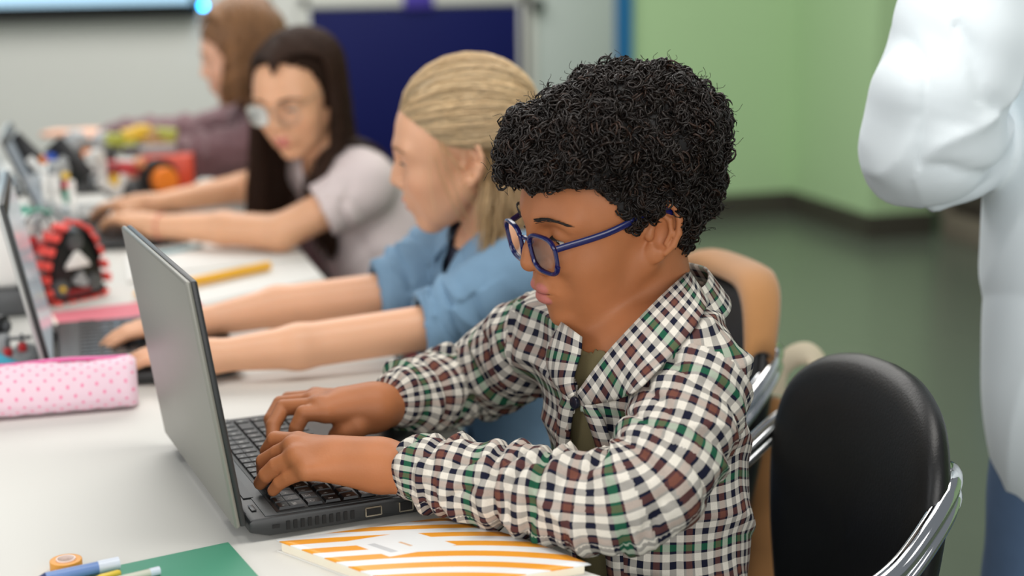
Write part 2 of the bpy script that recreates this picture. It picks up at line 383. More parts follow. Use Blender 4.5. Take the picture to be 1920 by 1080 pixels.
# cover bends: slightly curled sheet
nu, nv = 18, 14; V = []; F = []; UV = []
def cov(i, j, off=0.0):
    s, t_ = i/nu, j/nv; p = B+(A-B)*s+(Dv-B)*t_; z = TZ+0.011+0.004*math.sin(math.pi*t_)*(0.5+0.5*math.cos(3*s))+off
    return (p[0], p[1], z)
for off in (0.0, -0.0009):
    for i in range(nu+1):
        for j in range(nv+1): V.append(cov(i, j, off))
w_ = nv+1; n1 = (nu+1)*w_
for i in range(nu):
    for j in range(nv):
        a = i*w_+j; F.append([a, a+w_, a+w_+1, a+1]); F.append([n1+a, n1+a+1, n1+a+w_+1, n1+a+w_])
for i in range(nu):
    for a, b in ((i*w_, (i+1)*w_), ((i+1)*w_+nv, i*w_+nv)): F.append([a, a+n1, b+n1, b])
for j in range(nv):
    for a, b in ((j+1, j), (nu*w_+j, nu*w_+j+1)): F.append([a, a+n1, b+n1, b])
for f in F:
    for k in f:
        k2 = k % n1; UV.append(((k2//w_)/nu*L0, (k2 % w_)/nv*L1))
npmesh('cover', V, F, band_mat(), nbk, uv=UV)
M_paper = mat('paper_white', lin(232, 231, 226), 0.7)
M_page = mat('page_cream', lin(240, 232, 212), 0.7)
pg = [B+(A-B)*s+(Dv-B)*t_ for s, t_ in ((0.01, 0.02), (0.985, 0.02), (0.985, 0.97), (0.01, 0.97))]
MB().prism(slab(pg, TZ+0.0006, 0)[0], (0, 0, 0.0088)).build('page_block', M_page, nbk)
bc = [B+(A-B)*s+(Dv-B)*t_ for s, t_ in ((-0.02, 0.0), (1.0, 0.0), (1.0, 1.18), (-0.02, 1.18))]
MB().prism(slab(bc, TZ+0.0001, 0)[0], (0, 0, 0.0008)).build('loose_sheet', M_paper, nbk)

# green folder (bottom left)
gc0 = at(428, 1017, z=TZ+.003); gd1 = at(486, 1082, z=TZ+.003)-gc0; gd1 /= np.linalg.norm(gd1); gd2 = at(215, 1062, z=TZ+.003)-gc0; gd2 /= np.linalg.norm(gd2)
g = [gc0, gc0+gd1*0.21, gc0+gd1*0.21+gd2*0.16, gc0+gd2*0.16]
gb = thing('green_folder', 'green card folder lying at the front of the white table', 'folder', at(380, 1075, z=TZ))
MB().prism(slab(g, TZ+0.0006, 0)[0], (0, 0, 0.0030)).build('cover', mat('green_card', lin(74, 152, 122), 0.55, noise=0.02, nscale=30), gb, bevel=0.0006)
gc = sum(g)/len(g); g2 = [gc+(p-gc)*0.985 for p in g]
MB().prism(slab(g2, TZ+0.0002, 0)[0], (0, 0, 0.0012)).build('inner_sheet', M_paper, gb)
def pen(name, label, a, b, r, col, cat='pen', tipcol=None, caplen=0.0, group=None, rough=0.35):
    a = np.asarray(a, float); b = np.asarray(b, float); dd = b-a; L_ = np.linalg.norm(dd); dd = dd/L_
    t = thing(name, label, cat, a, group)
    MB().tube([a, a+dd*0.002, b-dd*0.012], [r*0.8, r, r], 12).build('barrel', mat(name+'_c%d' % (hash(col) % 9999), col, rough), t)
    MB().tube([b-dd*0.012, b-dd*0.003, b], [r, r*0.3, r*0.1], 12).build('tip', mat(name+'_t', tipcol or col, 0.4), t)
    if caplen: MB().tube([a-dd*0.001, a+dd*caplen], [r*1.1, r*1.1], 12).build('cap', mat(name+'_cap', lin(205, 214, 226), 0.3), t)
    return t
pen('ballpoint_pen', 'blue and white ballpoint pen across the corner of the green folder', at(221, 1056, z=TZ+.010), at(60, 1090, z=TZ+.009), 0.0055, lin(112, 142, 196), caplen=0.018, tipcol=lin(60, 70, 110))
pen('striped_pencil', 'thin pencil with red and white end lying on the green folder', at(297, 1070, z=TZ+.0075), at(170, 1100, z=TZ+.0075), 0.0036, lin(205, 206, 190), 'pencil', lin(210, 90, 70), caplen=0.008)
pen('yellow_crayon', 'short yellow crayon beside the ballpoint pen on the green folder', at(225, 1074, z=TZ+.0072), at(165, 1090, z=TZ+.0072), 0.0034, lin(226, 196, 70), 'crayon')
tp = thing('tape_roll', 'small orange roll of tape standing behind the ballpoint pen', 'tape', at(125, 1072, z=TZ))
c0 = at(125, 1070, z=TZ)
def annulus(c, r0, r1, h, n=28):
    m = MB(); V = []; F = []
    for k in range(n):
        w = 2*math.pi*k/n
        for rr, zz in ((r0, 0), (r1, 0), (r1, h), (r0, h)): V.append((c[0]+rr*math.cos(w), c[1]+rr*math.sin(w), c[2]+zz))
    for k in range(n):
        a, b = k*4, ((k+1) % n)*4
        for j in range(4): F.append((a+j, b+j, b+(j+1) % 4, a+(j+1) % 4))
    return m.add(V, F)
annulus(c0, 0.0085, 0.0145, 0.011).build('tape', mat('tape_orange', lin(232, 160, 60), 0.4), tp, bevel=0.0006)
annulus(c0, 0.0075, 0.0088, 0.0122).build('core', mat('tape_core', lin(240, 222, 214), 0.6), tp)

# pink polka-dot pencil case
def dots_mat():
    m = bpy.data.materials.new('polka_fabric'); m.use_nodes = True; nt = m.node_tree; N = nt.nodes; L = nt.links; b = N['Principled BSDF']; b.inputs['Roughness'].default_value = 0.7
    uv = N.new('ShaderNodeUVMap'); uv.uv_map = 'UVMap'
    mp = N.new('ShaderNodeMapping'); mp.inputs['Rotation'].default_value = (0, 0, R(45)); mp.inputs['Scale'].default_value = (1/0.0122,)*3; L.new(uv.outputs[0], mp.inputs[0])
    fr = N.new('ShaderNodeVectorMath'); fr.operation = 'FRACTION'; L.new(mp.outputs[0], fr.inputs[0])
    sb = N.new('ShaderNodeVectorMath'); sb.operation = 'SUBTRACT'; L.new(fr.outputs[0], sb.inputs[0]); sb.inputs[1].default_value = (0.5, 0.5, 0)
    mu = N.new('ShaderNodeVectorMath'); mu.operation = 'MULTIPLY'; L.new(sb.outputs[0], mu.inputs[0]); mu.inputs[1].default_value = (1, 1, 0)
    ln = N.new('ShaderNodeVectorMath'); ln.operation = 'LENGTH'; L.new(mu.outputs[0], ln.inputs[0])
    lt = N.new('ShaderNodeMath'); lt.operation = 'LESS_THAN'; L.new(ln.outputs['Value'], lt.inputs[0]); lt.inputs[1].default_value = 0.155
    mix = N.new('ShaderNodeMix'); mix.data_type = 'RGBA'; L.new(lt.outputs[0], mix.inputs['Factor']); mix.inputs['A'].default_value = lin(236, 206, 219); mix.inputs['B'].default_value = lin(240, 130, 170)
    L.new(mix.outputs['Result'], b.inputs['Base Color']); return m
pcs = thing('pencil_case', 'pale pink pencil case with pink polka dots beside the grey laptop lid', 'pencil case', at(120, 790, z=TZ))
E0 = at(-150, 806, z=TZ); E1 = at(262, 770, z=TZ); ax = E1-E0; LL = np.linalg.norm(ax); ax = ax/LL; sd = np.array([-ax[1], ax[0], 0])
n = 40; k = 24; V = []; F = []; UV = []; prof = []
for i in range(n+1):
    s = i/n; e = min(1.0, (min(s, 1-s)*LL/0.014)); e = 0.55+0.45*math.sqrt(max(0, 1-(1-e)**2))
    for j in range(k):
        w = 2*math.pi*j/k; cx = abs(math.cos(w))**0.7*math.copysign(1, math.cos(w)); sz = abs(math.sin(w))**0.75*math.copysign(1, math.sin(w))
        hw, hh = 0.034*e, 0.0305*(0.85+0.15*e)
        y = cx*hw*(1-0.18*sz); z = sz*hh+hh+0.0006*math.sin(9*s*6.28+3*w)*e
        p = E0+ax*(s*LL)+sd*(y+0.034); V.append((p[0], p[1], TZ+0.0008+max(0.0, z)+0.0015*e*math.sin(12*s+j*.3)*(sz > -0.5)))
ring_l = 0.2
for i in range(n):
    for j in range(k):
        F.append([i*k+j, i*k+(j+1) % k, (i+1)*k+(j+1) % k, (i+1)*k+j])
        for a, b in ((i, j), (i, j+1), (i+1, j+1), (i+1, j)): UV.append((a/n*LL, b/k*ring_l))
F.append(list(range(k))[::-1]); UV += [(0, 0)]*k; F.append([n*k+j for j in range(k)]); UV += [(0, 0)]*k
npmesh('fabric_body', V, F, dots_mat(), pcs, uv=UV)
zp = [E0+ax*(s*LL)+sd*0.036+np.array([0, 0, 0.0625+0.0012*math.sin(12*s)]) for s in np.linspace(0.03, 0.96, 16)]
MB().tube(zp, 0.0028, 8, flat=1.6).build('zip', mat('zip_pink', lin(222, 100, 160), 0.5), pcs)

# pink folder, papers, pencils beyond
pk = thing('pink_folder', 'dusty pink folder lying beyond the blonde girl\'s laptop', 'folder', at(230, 590, z=TZ))
g = [at(372, 566, z=TZ+.004), at(345, 556, z=TZ+.004), at(80, 588, z=TZ+.004), at(92, 630, z=TZ+.004), at(250, 640, z=TZ+.004), at(420, 610, z=TZ+.004)]
MB().prism(slab(g, TZ+0.0003, 0)[0], (0, 0, 0.004)).build('cover', mat('pink_card', lin(216, 112, 126), 0.6, noise=0.02), pk, bevel=0.0008)
lb = [at(80, 589, z=TZ+.0046), at(98, 590, z=TZ+.0046), at(108, 606, z=TZ+.0046), at(111, 627, z=TZ+.0046), at(92, 629, z=TZ+.0046)]
MB().prism(slab(lb, TZ+0.0043, 0)[0], (0, 0, 0.0006)).build('label_tab', mat('label_cream', lin(240, 236, 222), 0.6), pk)
def sheet(name, label, pts, z, m, cat, h=0.0012):
    return tag(MB().prism(slab([at(x, y, z=z) for x, y in pts], z, 0)[0], (0, 0, h)).build(name, m, bevel=0.0003), label, cat)
sheet('paper_sheet', 'white sheet of paper at the table edge below the yellow marker', [(430, 470), (560, 464), (604, 521), (360, 574), (250, 560)], TZ+.0002, M_paper, 'paper')
sheet('open_notebook', 'white open notebook beside the long-haired girl\'s elbow, blue marker on it', [(235, 480), (365, 452), (545, 466), (575, 486), (330, 512), (240, 530)], TZ+.0017, M_paper, 'notebook', 0.003)
sheet('writing_pad', 'white pad lying between the blonde girl\'s forearms', [(398, 622), (690, 596), (742, 608), (690, 634), (405, 640)], TZ+.0004, M_paper, 'pad', 0.006)
pen('yellow_marker', 'thick yellow pencil lying on the white paper behind the grey laptop lid', at(505, 498, z=TZ+.012), at(250, 552, z=TZ+.012), 0.0085, lin(240, 178, 40), 'pencil')
pen('blue_marker', 'slim pale blue pen lying on the open white notebook', at(378, 460, z=TZ+.009), at(255, 482, z=TZ+.009), 0.0042, lin(150, 190, 200))
# ------------------------------------------------------------------ robots on the table
RED = mat('brick_red', lin(196, 40, 44), 0.35); CORAL = mat('tread_red', lin(236, 84, 76), 0.5); DKRED = mat('brick_darkred', lin(140, 28, 34), 0.35)
GRY = mat('brick_grey', lin(160, 163, 164), 0.4); DGR = mat('brick_darkgrey', lin(80, 82, 84), 0.4); WHT = mat('brick_white', lin(236, 236, 232), 0.35)
BLK = mat('brick_black', lin(16, 16, 18), 0.4); ORG = mat('brick_orange', lin(250, 138, 40), 0.4); ORD = mat('brick_orangered', lin(222, 72, 36), 0.4)
YEL = mat('brick_yellow', lin(240, 196, 60), 0.4); TEA = mat('brick_teal', lin(92, 176, 150), 0.45); CYA = mat('brick_cyan', lin(80, 196, 224), 0.4); BLU = mat('brick_blue', lin(40, 90, 200), 0.4)
LIM = mat('brick_lime', lin(176, 180, 70), 0.45)
tr = thing('tracked_robot', 'black crawler robot with coral red tread pads and white side plate', 'robot', at(145, 575, z=TZ))
E1v = Vector((0.80, 0.60, 0)); E2v = Vector((0.60, -0.80, 0)); UZ = Vector((0, 0, 1)); TO = v3(at(140, 572, z=TZ))+Vector((0.0, 0.04, 0)); TO.z = TZ
rt_ = Matrix((E1v, E2v, UZ)).transposed()
loop = catmull([np.array(p) for p in ((-0.048, 0, 0.014), (-0.054, 0, 0.04), (-0.046, 0, 0.075), (-0.028, 0, 0.108), (0.0, 0, 0.124), (0.028, 0, 0.108), (0.05, 0, 0.06), (0.056, 0, 0.02), (0.035, 0, 0.006), (-0.03, 0, 0.006), (-0.048, 0, 0.014))], 10)
lw = lambda p, w=0.0: TO+E1v*float(p[0])+E2v*(float(p[1])+w)+UZ*float(p[2])
acc = np.concatenate([[0], np.cumsum(np.linalg.norm(np.diff(loop, axis=0), axis=1))]); npad = 17
MB().tube([lw(p) for p in loop], 0.003, 6, flat=5.0, up=tuple(E1v*0+UZ*0.02+E1v*0.0)+() if False else (0, 0, 1)).build('belt', BLK, tr)
for i in range(npad):
    s = acc[-1]*(i+0.5)/npad; j = int(np.searchsorted(acc, s)); p = loop[j-1]; q = loop[min(j, len(loop)-1)]; tdir = (lw(q)-lw(p)).normalized(); nr = tdir.cross(E2v).normalized()
    cen = (loop[:-1].mean(axis=0)); 
    if (lw(p)-lw(cen)).dot(nr) < 0: nr = -nr
    MB().box(lw(p)+nr*0.005, (0.0145, 0.036, 0.0075), Matrix((tdir, E2v, nr)).transposed()).build('tread_pad', CORAL, tr, bevel=0.0018)
MB().prism([lw(p*np.array([0.86, 1, 0.86])+np.array([0, 0, 0.008]), 0.010) for p in loop[:-1:3]], -E2v*0.02).build('side_frame', BLK, tr, bevel=0.001)
MB().prism([lw(p, 0.0125) for p in ((-0.024, 0, 0.056), (0.024, 0, 0.056), (0.022, 0, 0.064), (0.004, 0, 0.083), (-0.004, 0, 0.083), (-0.022, 0, 0.064))], E2v*0.006).build('side_plate', WHT, tr, bevel=0.002)
for (u, w) in ((-0.034, 0.026), (0.034, 0.026), (0.0, 0.098)):
    MB().cyl(lw((u, 0, w), -0.004), lw((u, 0, w), 0.016), 0.015, 20).build('sprocket', DGR, tr, bevel=0.002)
MB().cyl(lw((-0.034, 0, 0.026), 0.012), lw((-0.034, 0, 0.026), 0.020), 0.0045, 12).build('axle_cap', YEL, tr)
for (u, w, s) in ((-0.002, 0.034, 0.007), (0.010, 0.030, 0.008), (0.006, 0.042, 0.006)): MB().cyl(lw((u, 0, w), 0.008), lw((u, 0, w), 0.018), s, 12).build('gear', GRY, tr, bevel=0.001)
MB().box(lw((0.0, 0, 0.016), 0.010), (0.085, 0.010, 0.010), rt_).build('lower_beam', DKRED, tr, bevel=0.002)
MB().box(lw((0.0, 0, 0.05), -0.045), (0.06, 0.05, 0.05), rt_).build('hull', DGR, tr, bevel=0.004)

def brick(parent, name, px, py, Y, size, m, rx=0, ry=0, rz=0, bev=0.002, zmin=None):
    c = at(px, py, Y=Y); rot = Matrix.Rotation(R(rz), 3, 'Z') @ Matrix.Rotation(R(ry), 3, 'Y') @ Matrix.Rotation(R(rx), 3, 'X')
    return MB().box(c, size, rot).build(name, m, parent, bevel=bev)
def disc(parent, name, px, py, Y, r, h, m, axis=(0.5, -0.85, 0)):
    c = v3(at(px, py, Y=Y)); a = Vector(axis).normalized()*h/2
    return MB().cyl(c-a, c+a, r, 24).build(name, m, parent, bevel=min(r, h)*0.18)
# white beamed robot with two black tilted panels
wr = thing('beam_robot', 'white and grey toy robot with two tilted black panels on top', 'robot', at(95, 430, z=TZ))
YR = 1.42
brick(wr, 'solar_panel', 48, 288, YR+0.1, (0.078, 0.010, 0.044), BLK, ry=48, rz=-12); brick(wr, 'solar_panel', 130, 302, YR+0.04, (0.092, 0.010, 0.044), BLK, ry=50, rz=-12)
for (x, y, h) in ((86, 352, 0.052), (104, 358, 0.062), (136, 372, 0.070)): brick(wr, 'beam', x, y, YR-0.03, (0.0125, 0.014, h), WHT)
for (x, y) in ((86, 388), (104, 392), (136, 408), (96, 410)): brick(wr, 'foot', x, y, YR-0.04, (0.018, 0.02, 0.014), GRY)
brick(wr, 'chassis', 110, 405, YR, (0.085, 0.07, 0.024), GRY); brick(wr, 'base_plate', 60, 392, YR-0.02, (0.075, 0.06, 0.010), TEA); brick(wr, 'base_plate', 128, 366, YR, (0.02, 0.02, 0.030), TEA)
brick(wr, 'arm', 100, 325, YR, (0.016, 0.016, 0.075), GRY, ry=40); brick(wr, 'arm', 75, 318, YR+0.03, (0.014, 0.014, 0.06), WHT, ry=-40)
disc(wr, 'motor', 110, 318, YR-0.01, 0.017, 0.03, GRY); disc(wr, 'pin', 123, 330, YR-0.05, 0.007, 0.01, YEL); brick(wr, 'pin_block', 122, 347, YR-0.05, (0.012, 0.012, 0.012), RED)
brick(wr, 'connector', 95, 294, YR+0.02, (0.014, 0.02, 0.012), BLU, rz=30); disc(wr, 'joint', 82, 300, YR+0.05, 0.008, 0.012, ORG)
MB().tube(catmull([at(x, y, Y=YR-0.06) for x, y in ((8, 372), (20, 352), (38, 344), (48, 352), (40, 366), (22, 372))], 6), 0.0028, 8).build('cable', DGR, wr)
# grey wiry robot between the tracked one and the beams
gr = thing('grey_robot', 'jumble of grey and red robot parts behind the silver laptop lid', 'robot', at(55, 560, z=TZ))
YG = 1.06
for (x, y, s, m) in ((52, 425, 0.026, WHT), (72, 416, 0.022, GRY), (88, 424, 0.020, WHT), (38, 446, 0.020, GRY), (60, 450, 0.024, GRY), (78, 446, 0.018, WHT)): disc(gr, 'motor', x, y, YG, s*0.7, 0.03, m)
for (x, y) in ((32, 437), (62, 450), (78, 462), (88, 440), (55, 470)): brick(gr, 'pin_block', x, y, YG-0.03, (0.014, 0.012, 0.012), RED, rz=20)
brick(gr, 'cross_beam', 70, 468, YG-0.02, (0.05, 0.014, 0.014), RED, ry=-25); brick(gr, 'hub', 50, 480, YG, (0.035, 0.05, 0.04), BLK); brick(gr, 'leg', 68, 496, YG, (0.02, 0.02, 0.075), GRY, ry=12); brick(gr, 'leg', 45, 500, YG, (0.02, 0.02, 0.08), GRY, ry=-10)
c = at(62, 545, Y=YG); c[2] = TZ+0.0115; MB().box(c, (0.06, 0.07, 0.022)).build('foot', GRY, gr, bevel=0.003)
MB().tube(catmull([at(x, y, Y=YG-0.03) for x, y in ((40, 430), (55, 405), (75, 398), (90, 410), (95, 430))], 6), 0.0025, 8).build('cable', DGR, gr)
wh = thing('white_robot', 'white rounded robot body standing left of the silver laptop lid', 'robot', at(20, 560, z=TZ))
c = at(10, 478, Y=0.86); MB().prism([c+np.array(p) for p in ((-0.07, 0, -0.055), (0.03, 0, -0.055), (0.036, 0, -0.02), (0.008, 0, 0.05), (-0.03, 0, 0.06), (-0.07, 0, 0.03))], (0, 0.06, 0)).build('shell', WHT, wh, bevel=0.010, seg=3)
MB().box(c+np.array([0.005, 0.02, -0.075]), (0.07, 0.08, 0.04)).build('base', DGR, wh, bevel=0.006); MB().cyl(c+np.array([0.03, -0.01, -0.06]), c+np.array([0.03, 0.07, -0.06]), 0.018, 20).build('wheel', BLK, wh, bevel=0.003)
# red wheeled robot
rr = thing('wheeled_robot', 'red and orange toy vehicle with a big orange wheel', 'robot', at(290, 372, z=TZ))
YW = 1.80
brick(rr, 'body', 318, 322, YW, (0.105, 0.07, 0.075), ORD, rz=-8, bev=0.004); disc(rr, 'tyre', 296, 334, YW-0.055, 0.043, 0.024, BLK, (0.35, -0.9, 0)); disc(rr, 'wheel_hub', 307, 338, YW-0.07, 0.029, 0.03, ORG, (0.35, -0.9, 0))
brick(rr, 'front_beam', 245, 315, YW-0.04, (0.10, 0.03, 0.026), RED, ry=6); brick(rr, 'front_block', 212, 318, YW-0.05, (0.026, 0.03, 0.03), DKRED); disc(rr, 'pin', 262, 307, YW-0.07, 0.010, 0.02, mat('pin_tan', lin(226, 150, 104), 0.4))
brick(rr, 'top_beam', 285, 281, YW+0.02, (0.105, 0.03, 0.020), GRY); brick(rr, 'top_block', 245, 283, YW, (0.035, 0.03, 0.02), DGR); brick(rr, 'bumper', 224, 350, YW-0.07, (0.016, 0.02, 0.055), WHT, ry=25); brick(rr, 'bumper', 205, 352, YW-0.08, (0.06, 0.02, 0.018), WHT, ry=38)
brick(rr, 'lamp', 215, 338, YW-0.07, (0.022, 0.02, 0.022), YEL, ry=30); brick(rr, 'clip', 218, 363, YW-0.08, (0.018, 0.016, 0.010), RED, ry=20); brick(rr, 'post', 192, 315, YW-0.07, (0.016, 0.02, 0.06), WHT); brick(rr, 'sensor_arm', 172, 308, YW-0.02, (0.016, 0.02, 0.05), WHT, ry=-15); disc(rr, 'sensor', 182, 292, YW-0.08, 0.014, 0.02, WHT)
brick(rr, 'chassis', 250, 352, YW-0.02, (0.12, 0.06, 0.03), DGR)
dg_ = thing('dome_robot', 'two round grey robot domes standing behind the black panels', 'robot', at(165, 340, z=TZ))
for x, y in ((143, 262), (194, 264)):
    cc = at(x, y+4, Y=1.97); MB().sphere(cc, 0.030, 18, sq=(1, 1, 0.9)).build('dome', GRY, dg_); MB().cyl(cc-np.array([0, 0, 0.11]), cc-np.array([0, 0, 0.01]), 0.026, 18).build('stem', DGR, dg_, bevel=0.003)
disc(dg_, 'pin', 165, 288, 1.93, 0.010, 0.02, ORG)
# yellow-green pieces in front of the far child
yl = thing('brick_model', 'yellow and olive brick model in front of the mauve sleeve', 'toy', at(280, 300, z=TZ))
for x, y, m, w in ((222, 262, LIM, .05), (250, 252, YEL, .045), (280, 256, mat('brick_tan', lin(190, 150, 100), .5), .05), (310, 252, LIM, .05), (268, 246, YEL, .03), (300, 268, mat('brick_tan', lin(190, 150, 100), .5), .06), (240, 272, LIM, .05)): brick(yl, 'block', x, y, 1.91, (w, 0.04, 0.026), m, rz=(x*7) % 40-20, ry=(x*3) % 24-12)
brick(yl, 'base', 270, 272, 1.92, (0.13, 0.05, 0.03), DGR)
# small robot, lower left edge
sm = thing('small_robot', 'small grey robot with red knobs, black wheel and cyan beam at the table\'s left', 'robot', at(30, 692, z=TZ))
YS = 0.535
disc(sm, 'wheel', -3, 612, YS+0.02, 0.0165, 0.020, BLK, (0.9, -0.45, 0)); disc(sm, 'wheel_hub', 4, 612, YS+0.015, 0.007, 0.022, DGR, (0.9, -0.45, 0))
c = at(48, 668, Y=YS); MB().sphere(c, 0.020, 18, sq=(1, 1, 0.95)).build('dome', GRY, sm); c2 = at(20, 676, Y=YS+0.01); MB().box(c2, (0.05, 0.04, 0.026)).build('body', GRY, sm, bevel=0.004)
MB().box(c-np.array([0.006, 0, 0.012]), (0.046, 0.036, 0.016)).build('chassis', DGR, sm, bevel=0.003)
for x, y in ((15, 660), (42, 650)):
    k0 = at(x, y, Y=YS-0.02); MB().cyl(k0-np.array([0, 0, 0.006]), k0+np.array([0, 0, 0.006]), 0.0058, 14).build('knob', RED, sm, bevel=0.001); MB().cyl(k0, k0+np.array([0, 0, 0.018]), 0.0022, 8).build('pin', DGR, sm)
brick(sm, 'cross_bar', 35, 634, YS-0.02, (0.034, 0.007, 0.005), DGR); brick(sm, 'post', 8, 645, YS, (0.016, 0.016, 0.03), GRY); brick(sm, 'beam', 8, 678, YS-0.05, (0.050, 0.012, 0.014), CYA, ry=32)

# ------------------------------------------------------------------ chairs
M_leather = mat('black_leather', lin(18, 18, 19), 0.42, bump=0.12, bscale=320)
M_chrome = mat('chrome', lin(225, 226, 228), 0.08, metal=1.0)
def pillow(outline, nrm, bow, thick, name, m, parent, rings=(1.0, 0.985, 0.95, 0.88, 0.7, 0.4, 0.0)):
    """closed outline (points in world), puffed both ways along nrm, bowed by bow(p)"""
    O_ = [np.asarray(p, float) for p in outline]; c = sum(O_)/len(O_); n = len(O_); nrm = np.asarray(nrm, float); V = []; F = []
    lay = [(r, 1) for r in rings[::-1]]+[(r, -1) for r in rings[1:]]
    for r, sg in lay:
        h = thick*math.sqrt(max(0.0, 1-r**8))
        for p in O_:
            q = c+(p-c)*r; V.append(q+nrm*(sg*h+bow(q)))
    for i in range(len(lay)-1):
        for j in range(n): F.append([i*n+j, i*n+(j+1) % n, (i+1)*n+(j+1) % n, (i+1)*n+j])
    return npmesh(name, V, F, m, parent)
def chair(label, x, y, rz, group=None, bm=None):
    t = thing('chair', label, 'chair', (x, y, 0), group); a = R(rz); fx = np.array([math.cos(a), math.sin(a), 0]); fy = np.array([-math.sin(a), math.cos(a), 0]); uz = np.array([0, 0, 1.0])
    W3 = lambda p: np.array([x, y, 0])+fx*p[0]+fy*p[1]+uz*p[2]
    ol = []
    half = [(0.0, 0.866), (0.06, 0.862), (0.115, 0.846), (0.152, 0.816), (0.170, 0.775), (0.172, 0.72), (0.160, 0.64), (0.138, 0.56), (0.122, 0.51), (0.10, 0.49), (0.06, 0.482), (0.0, 0.48)]
    full = [np.array(p) for p in half]+[np.array((-p[0], p[1])) for p in half[-2:0:-1]]
    cl = catmull(full+[full[0]], 4)[:-1]
    ol = [W3((0.0, p[0], p[1])) for p in cl]
    def bow(q):
        l = float(np.dot(q-np.array([x, y, 0]), fy)); z = q[2]; return -0.9*l*l+0.10*(z-0.7)+0.25*max(0, z-0.8)**1.5
    pillow(ol, fx, bow, 0.024, 'backrest', bm or M_leather, t)
    sl = [W3((-0.22+0.21*math.copysign(abs(math.cos(w))**0.6, math.cos(w)), 0.21*math.copysign(abs(math.sin(w))**0.6, math.sin(w)), 0.44)) for w in np.linspace(0, 2*math.pi, 41)[:-1]]
    pillow(sl, (0, 0, 1), lambda q: 0.0, 0.032, 'seat', bm or M_leather, t)
    for sg in (-1, 1):
        pth = catmull([W3(p) for p in ((0.050, sg*0.02, 0.72), (0.040, sg*0.08, 0.768), (0.010, sg*0.144, 0.782), (-0.024, sg*0.170, 0.756), (-0.07, sg*0.182, 0.714), (-0.13, sg*0.192, 0.688), (-0.20, sg*0.202, 0.668), (-0.26, sg*0.206, 0.60), (-0.27, sg*0.19, 0.48), (-0.24, sg*0.14, 0.400))], 8)
        MB().tube(pth, 0.0108, 14, flat=1.0).build('armrest', M_chrome, t)
        MB().tube([p+fx*0.002+fy*sg*0.004-uz*0.017 for p in pth[6:56]], 0.007, 10).build('arm_trim', M_chrome, t)
    MB().cyl(W3((-0.22, 0, 0.10)), W3((-0.22, 0, 0.41)), 0.026, 20).build('column', M_chrome, t)
    for k in range(5):
        w = 2*math.pi*k/5+0.3; e = (-0.22+0.27*math.cos(w), 0.27*math.sin(w), 0.062)
        MB().tube([W3((-0.22, 0, 0.115)), W3(e)], [0.020, 0.013], 10).build('base_arm', M_chrome, t)
        MB().cyl(W3((e[0]-0.012*math.sin(w), e[1]+0.012*math.cos(w), 0.027)), W3((e[0]+0.012*math.sin(w), e[1]-0.012*math.cos(w), 0.027)), 0.026, 16).build('castor', BLK, t, bevel=0.004)
    return t, W3
chair('black padded office chair with chrome arms behind the boy in the checked shirt', 0.384, -0.222, 0)
ch2, CW2 = chair('black padded office chair with a brown jacket hung over its back', 0.430, 0.275, 2)
chair('black padded office chair under the long-haired girl in the pale tee', 0.42, 1.30, 0)
chair('black padded office chair of the child in the mauve sweater', 0.42, 2.05, 0)
# brown jacket over the second chair's back: shell following the backrest's top
M_brown = mat('brown_suede', lin(170, 120, 70), 0.85, noise=0.10, nscale=14, bump=0.2, bscale=90, sheen=0.3)
jk = thing('brown_jacket', 'tan brown jacket draped over the back of the second chair', 'jacket', CW2((0.05, 0, 0.5)))
V = []; F = []; ny, ns = 30, 40
for i in range(ny+1):
    yy = -0.172+0.344*i/ny; t_ = abs(yy)/0.172
    zt = 0.870-0.085*max(0, (t_-0.30)/0.70)**2.4
    for j in range(ns+1):
        s = j/ns
        if s < 0.10: x = -0.026; z = zt-0.006*(1-s/0.10)-0.001
        elif s < 0.28: w = (s-0.10)/0.18*math.pi; x = -0.008*t_**3-(0.026-0.010*t_**3)*math.cos(w); z = zt+0.012*math.sin(w)
        else: x = 0.006+0.024*(1-t_**3)+0.006*math.sin(i*0.9)*(s-0.28); z = zt-(s-0.28)/0.72*(0.56+0.05*math.sin(i*0.5))
        x += 0.10*(min(z, 0.9)-0.7)+0.25*max(0, z-0.8)**1.5-0.9*yy*yy
        V.append(CW2((x, yy*(1-0.62*min(1, max(0, s-0.28)*8)), z)))
for i in range(ny):
    for j in range(ns): a = i*(ns+1)+j; F.append([a, a+1, a+ns+2, a+ns+1])
o = npmesh('cloth', V, F, M_brown, jk); md = o.modifiers.new('s', 'SOLIDIFY'); md.thickness = 0.008; md.offset = 0
# sleeve hanging between the chairs
sl = catmull([CW2(p) for p in ((0.030, -0.075, 0.70), (0.045, -0.085, 0.64), (0.048, -0.085, 0.52), (0.040, -0.08, 0.38), (0.045, -0.075, 0.24))], 6)
MB().tube(sl, [0.02+0.026*min(1, i/6)+0.004*math.sin(i*1.7) for i in range(len(sl))], 18, flat=0.7).build('sleeve', M_brown, jk)
# tote bag hung behind
tb_ = thing('tote_bag', 'beige tote bag with a pale strap hung behind the jacket chair', 'bag', CW2((0.16, -0.1, 0.3)))
bc = at(1500, 770, d=2.22)
MB().box(bc-np.array([0, 0, 0.24]), (0.09, 0.16, 0.30), taper=0.94).build('body', mat('bag_brown', lin(140, 98, 62), 0.8, noise=0.1), tb_, bevel=0.02, seg=3)
sp = catmull([at(x, y, d=2.20) for x, y in ((1455, 740), (1464, 694), (1488, 668), (1520, 664), (1540, 690), (1552, 740))], 8)
MB().tube(sp, 0.0045, 10, flat=3.6, up=(0.3, -0.9, 0.3)).build('strap', mat('strap_beige', lin(206, 194, 170), 0.7), tb_)
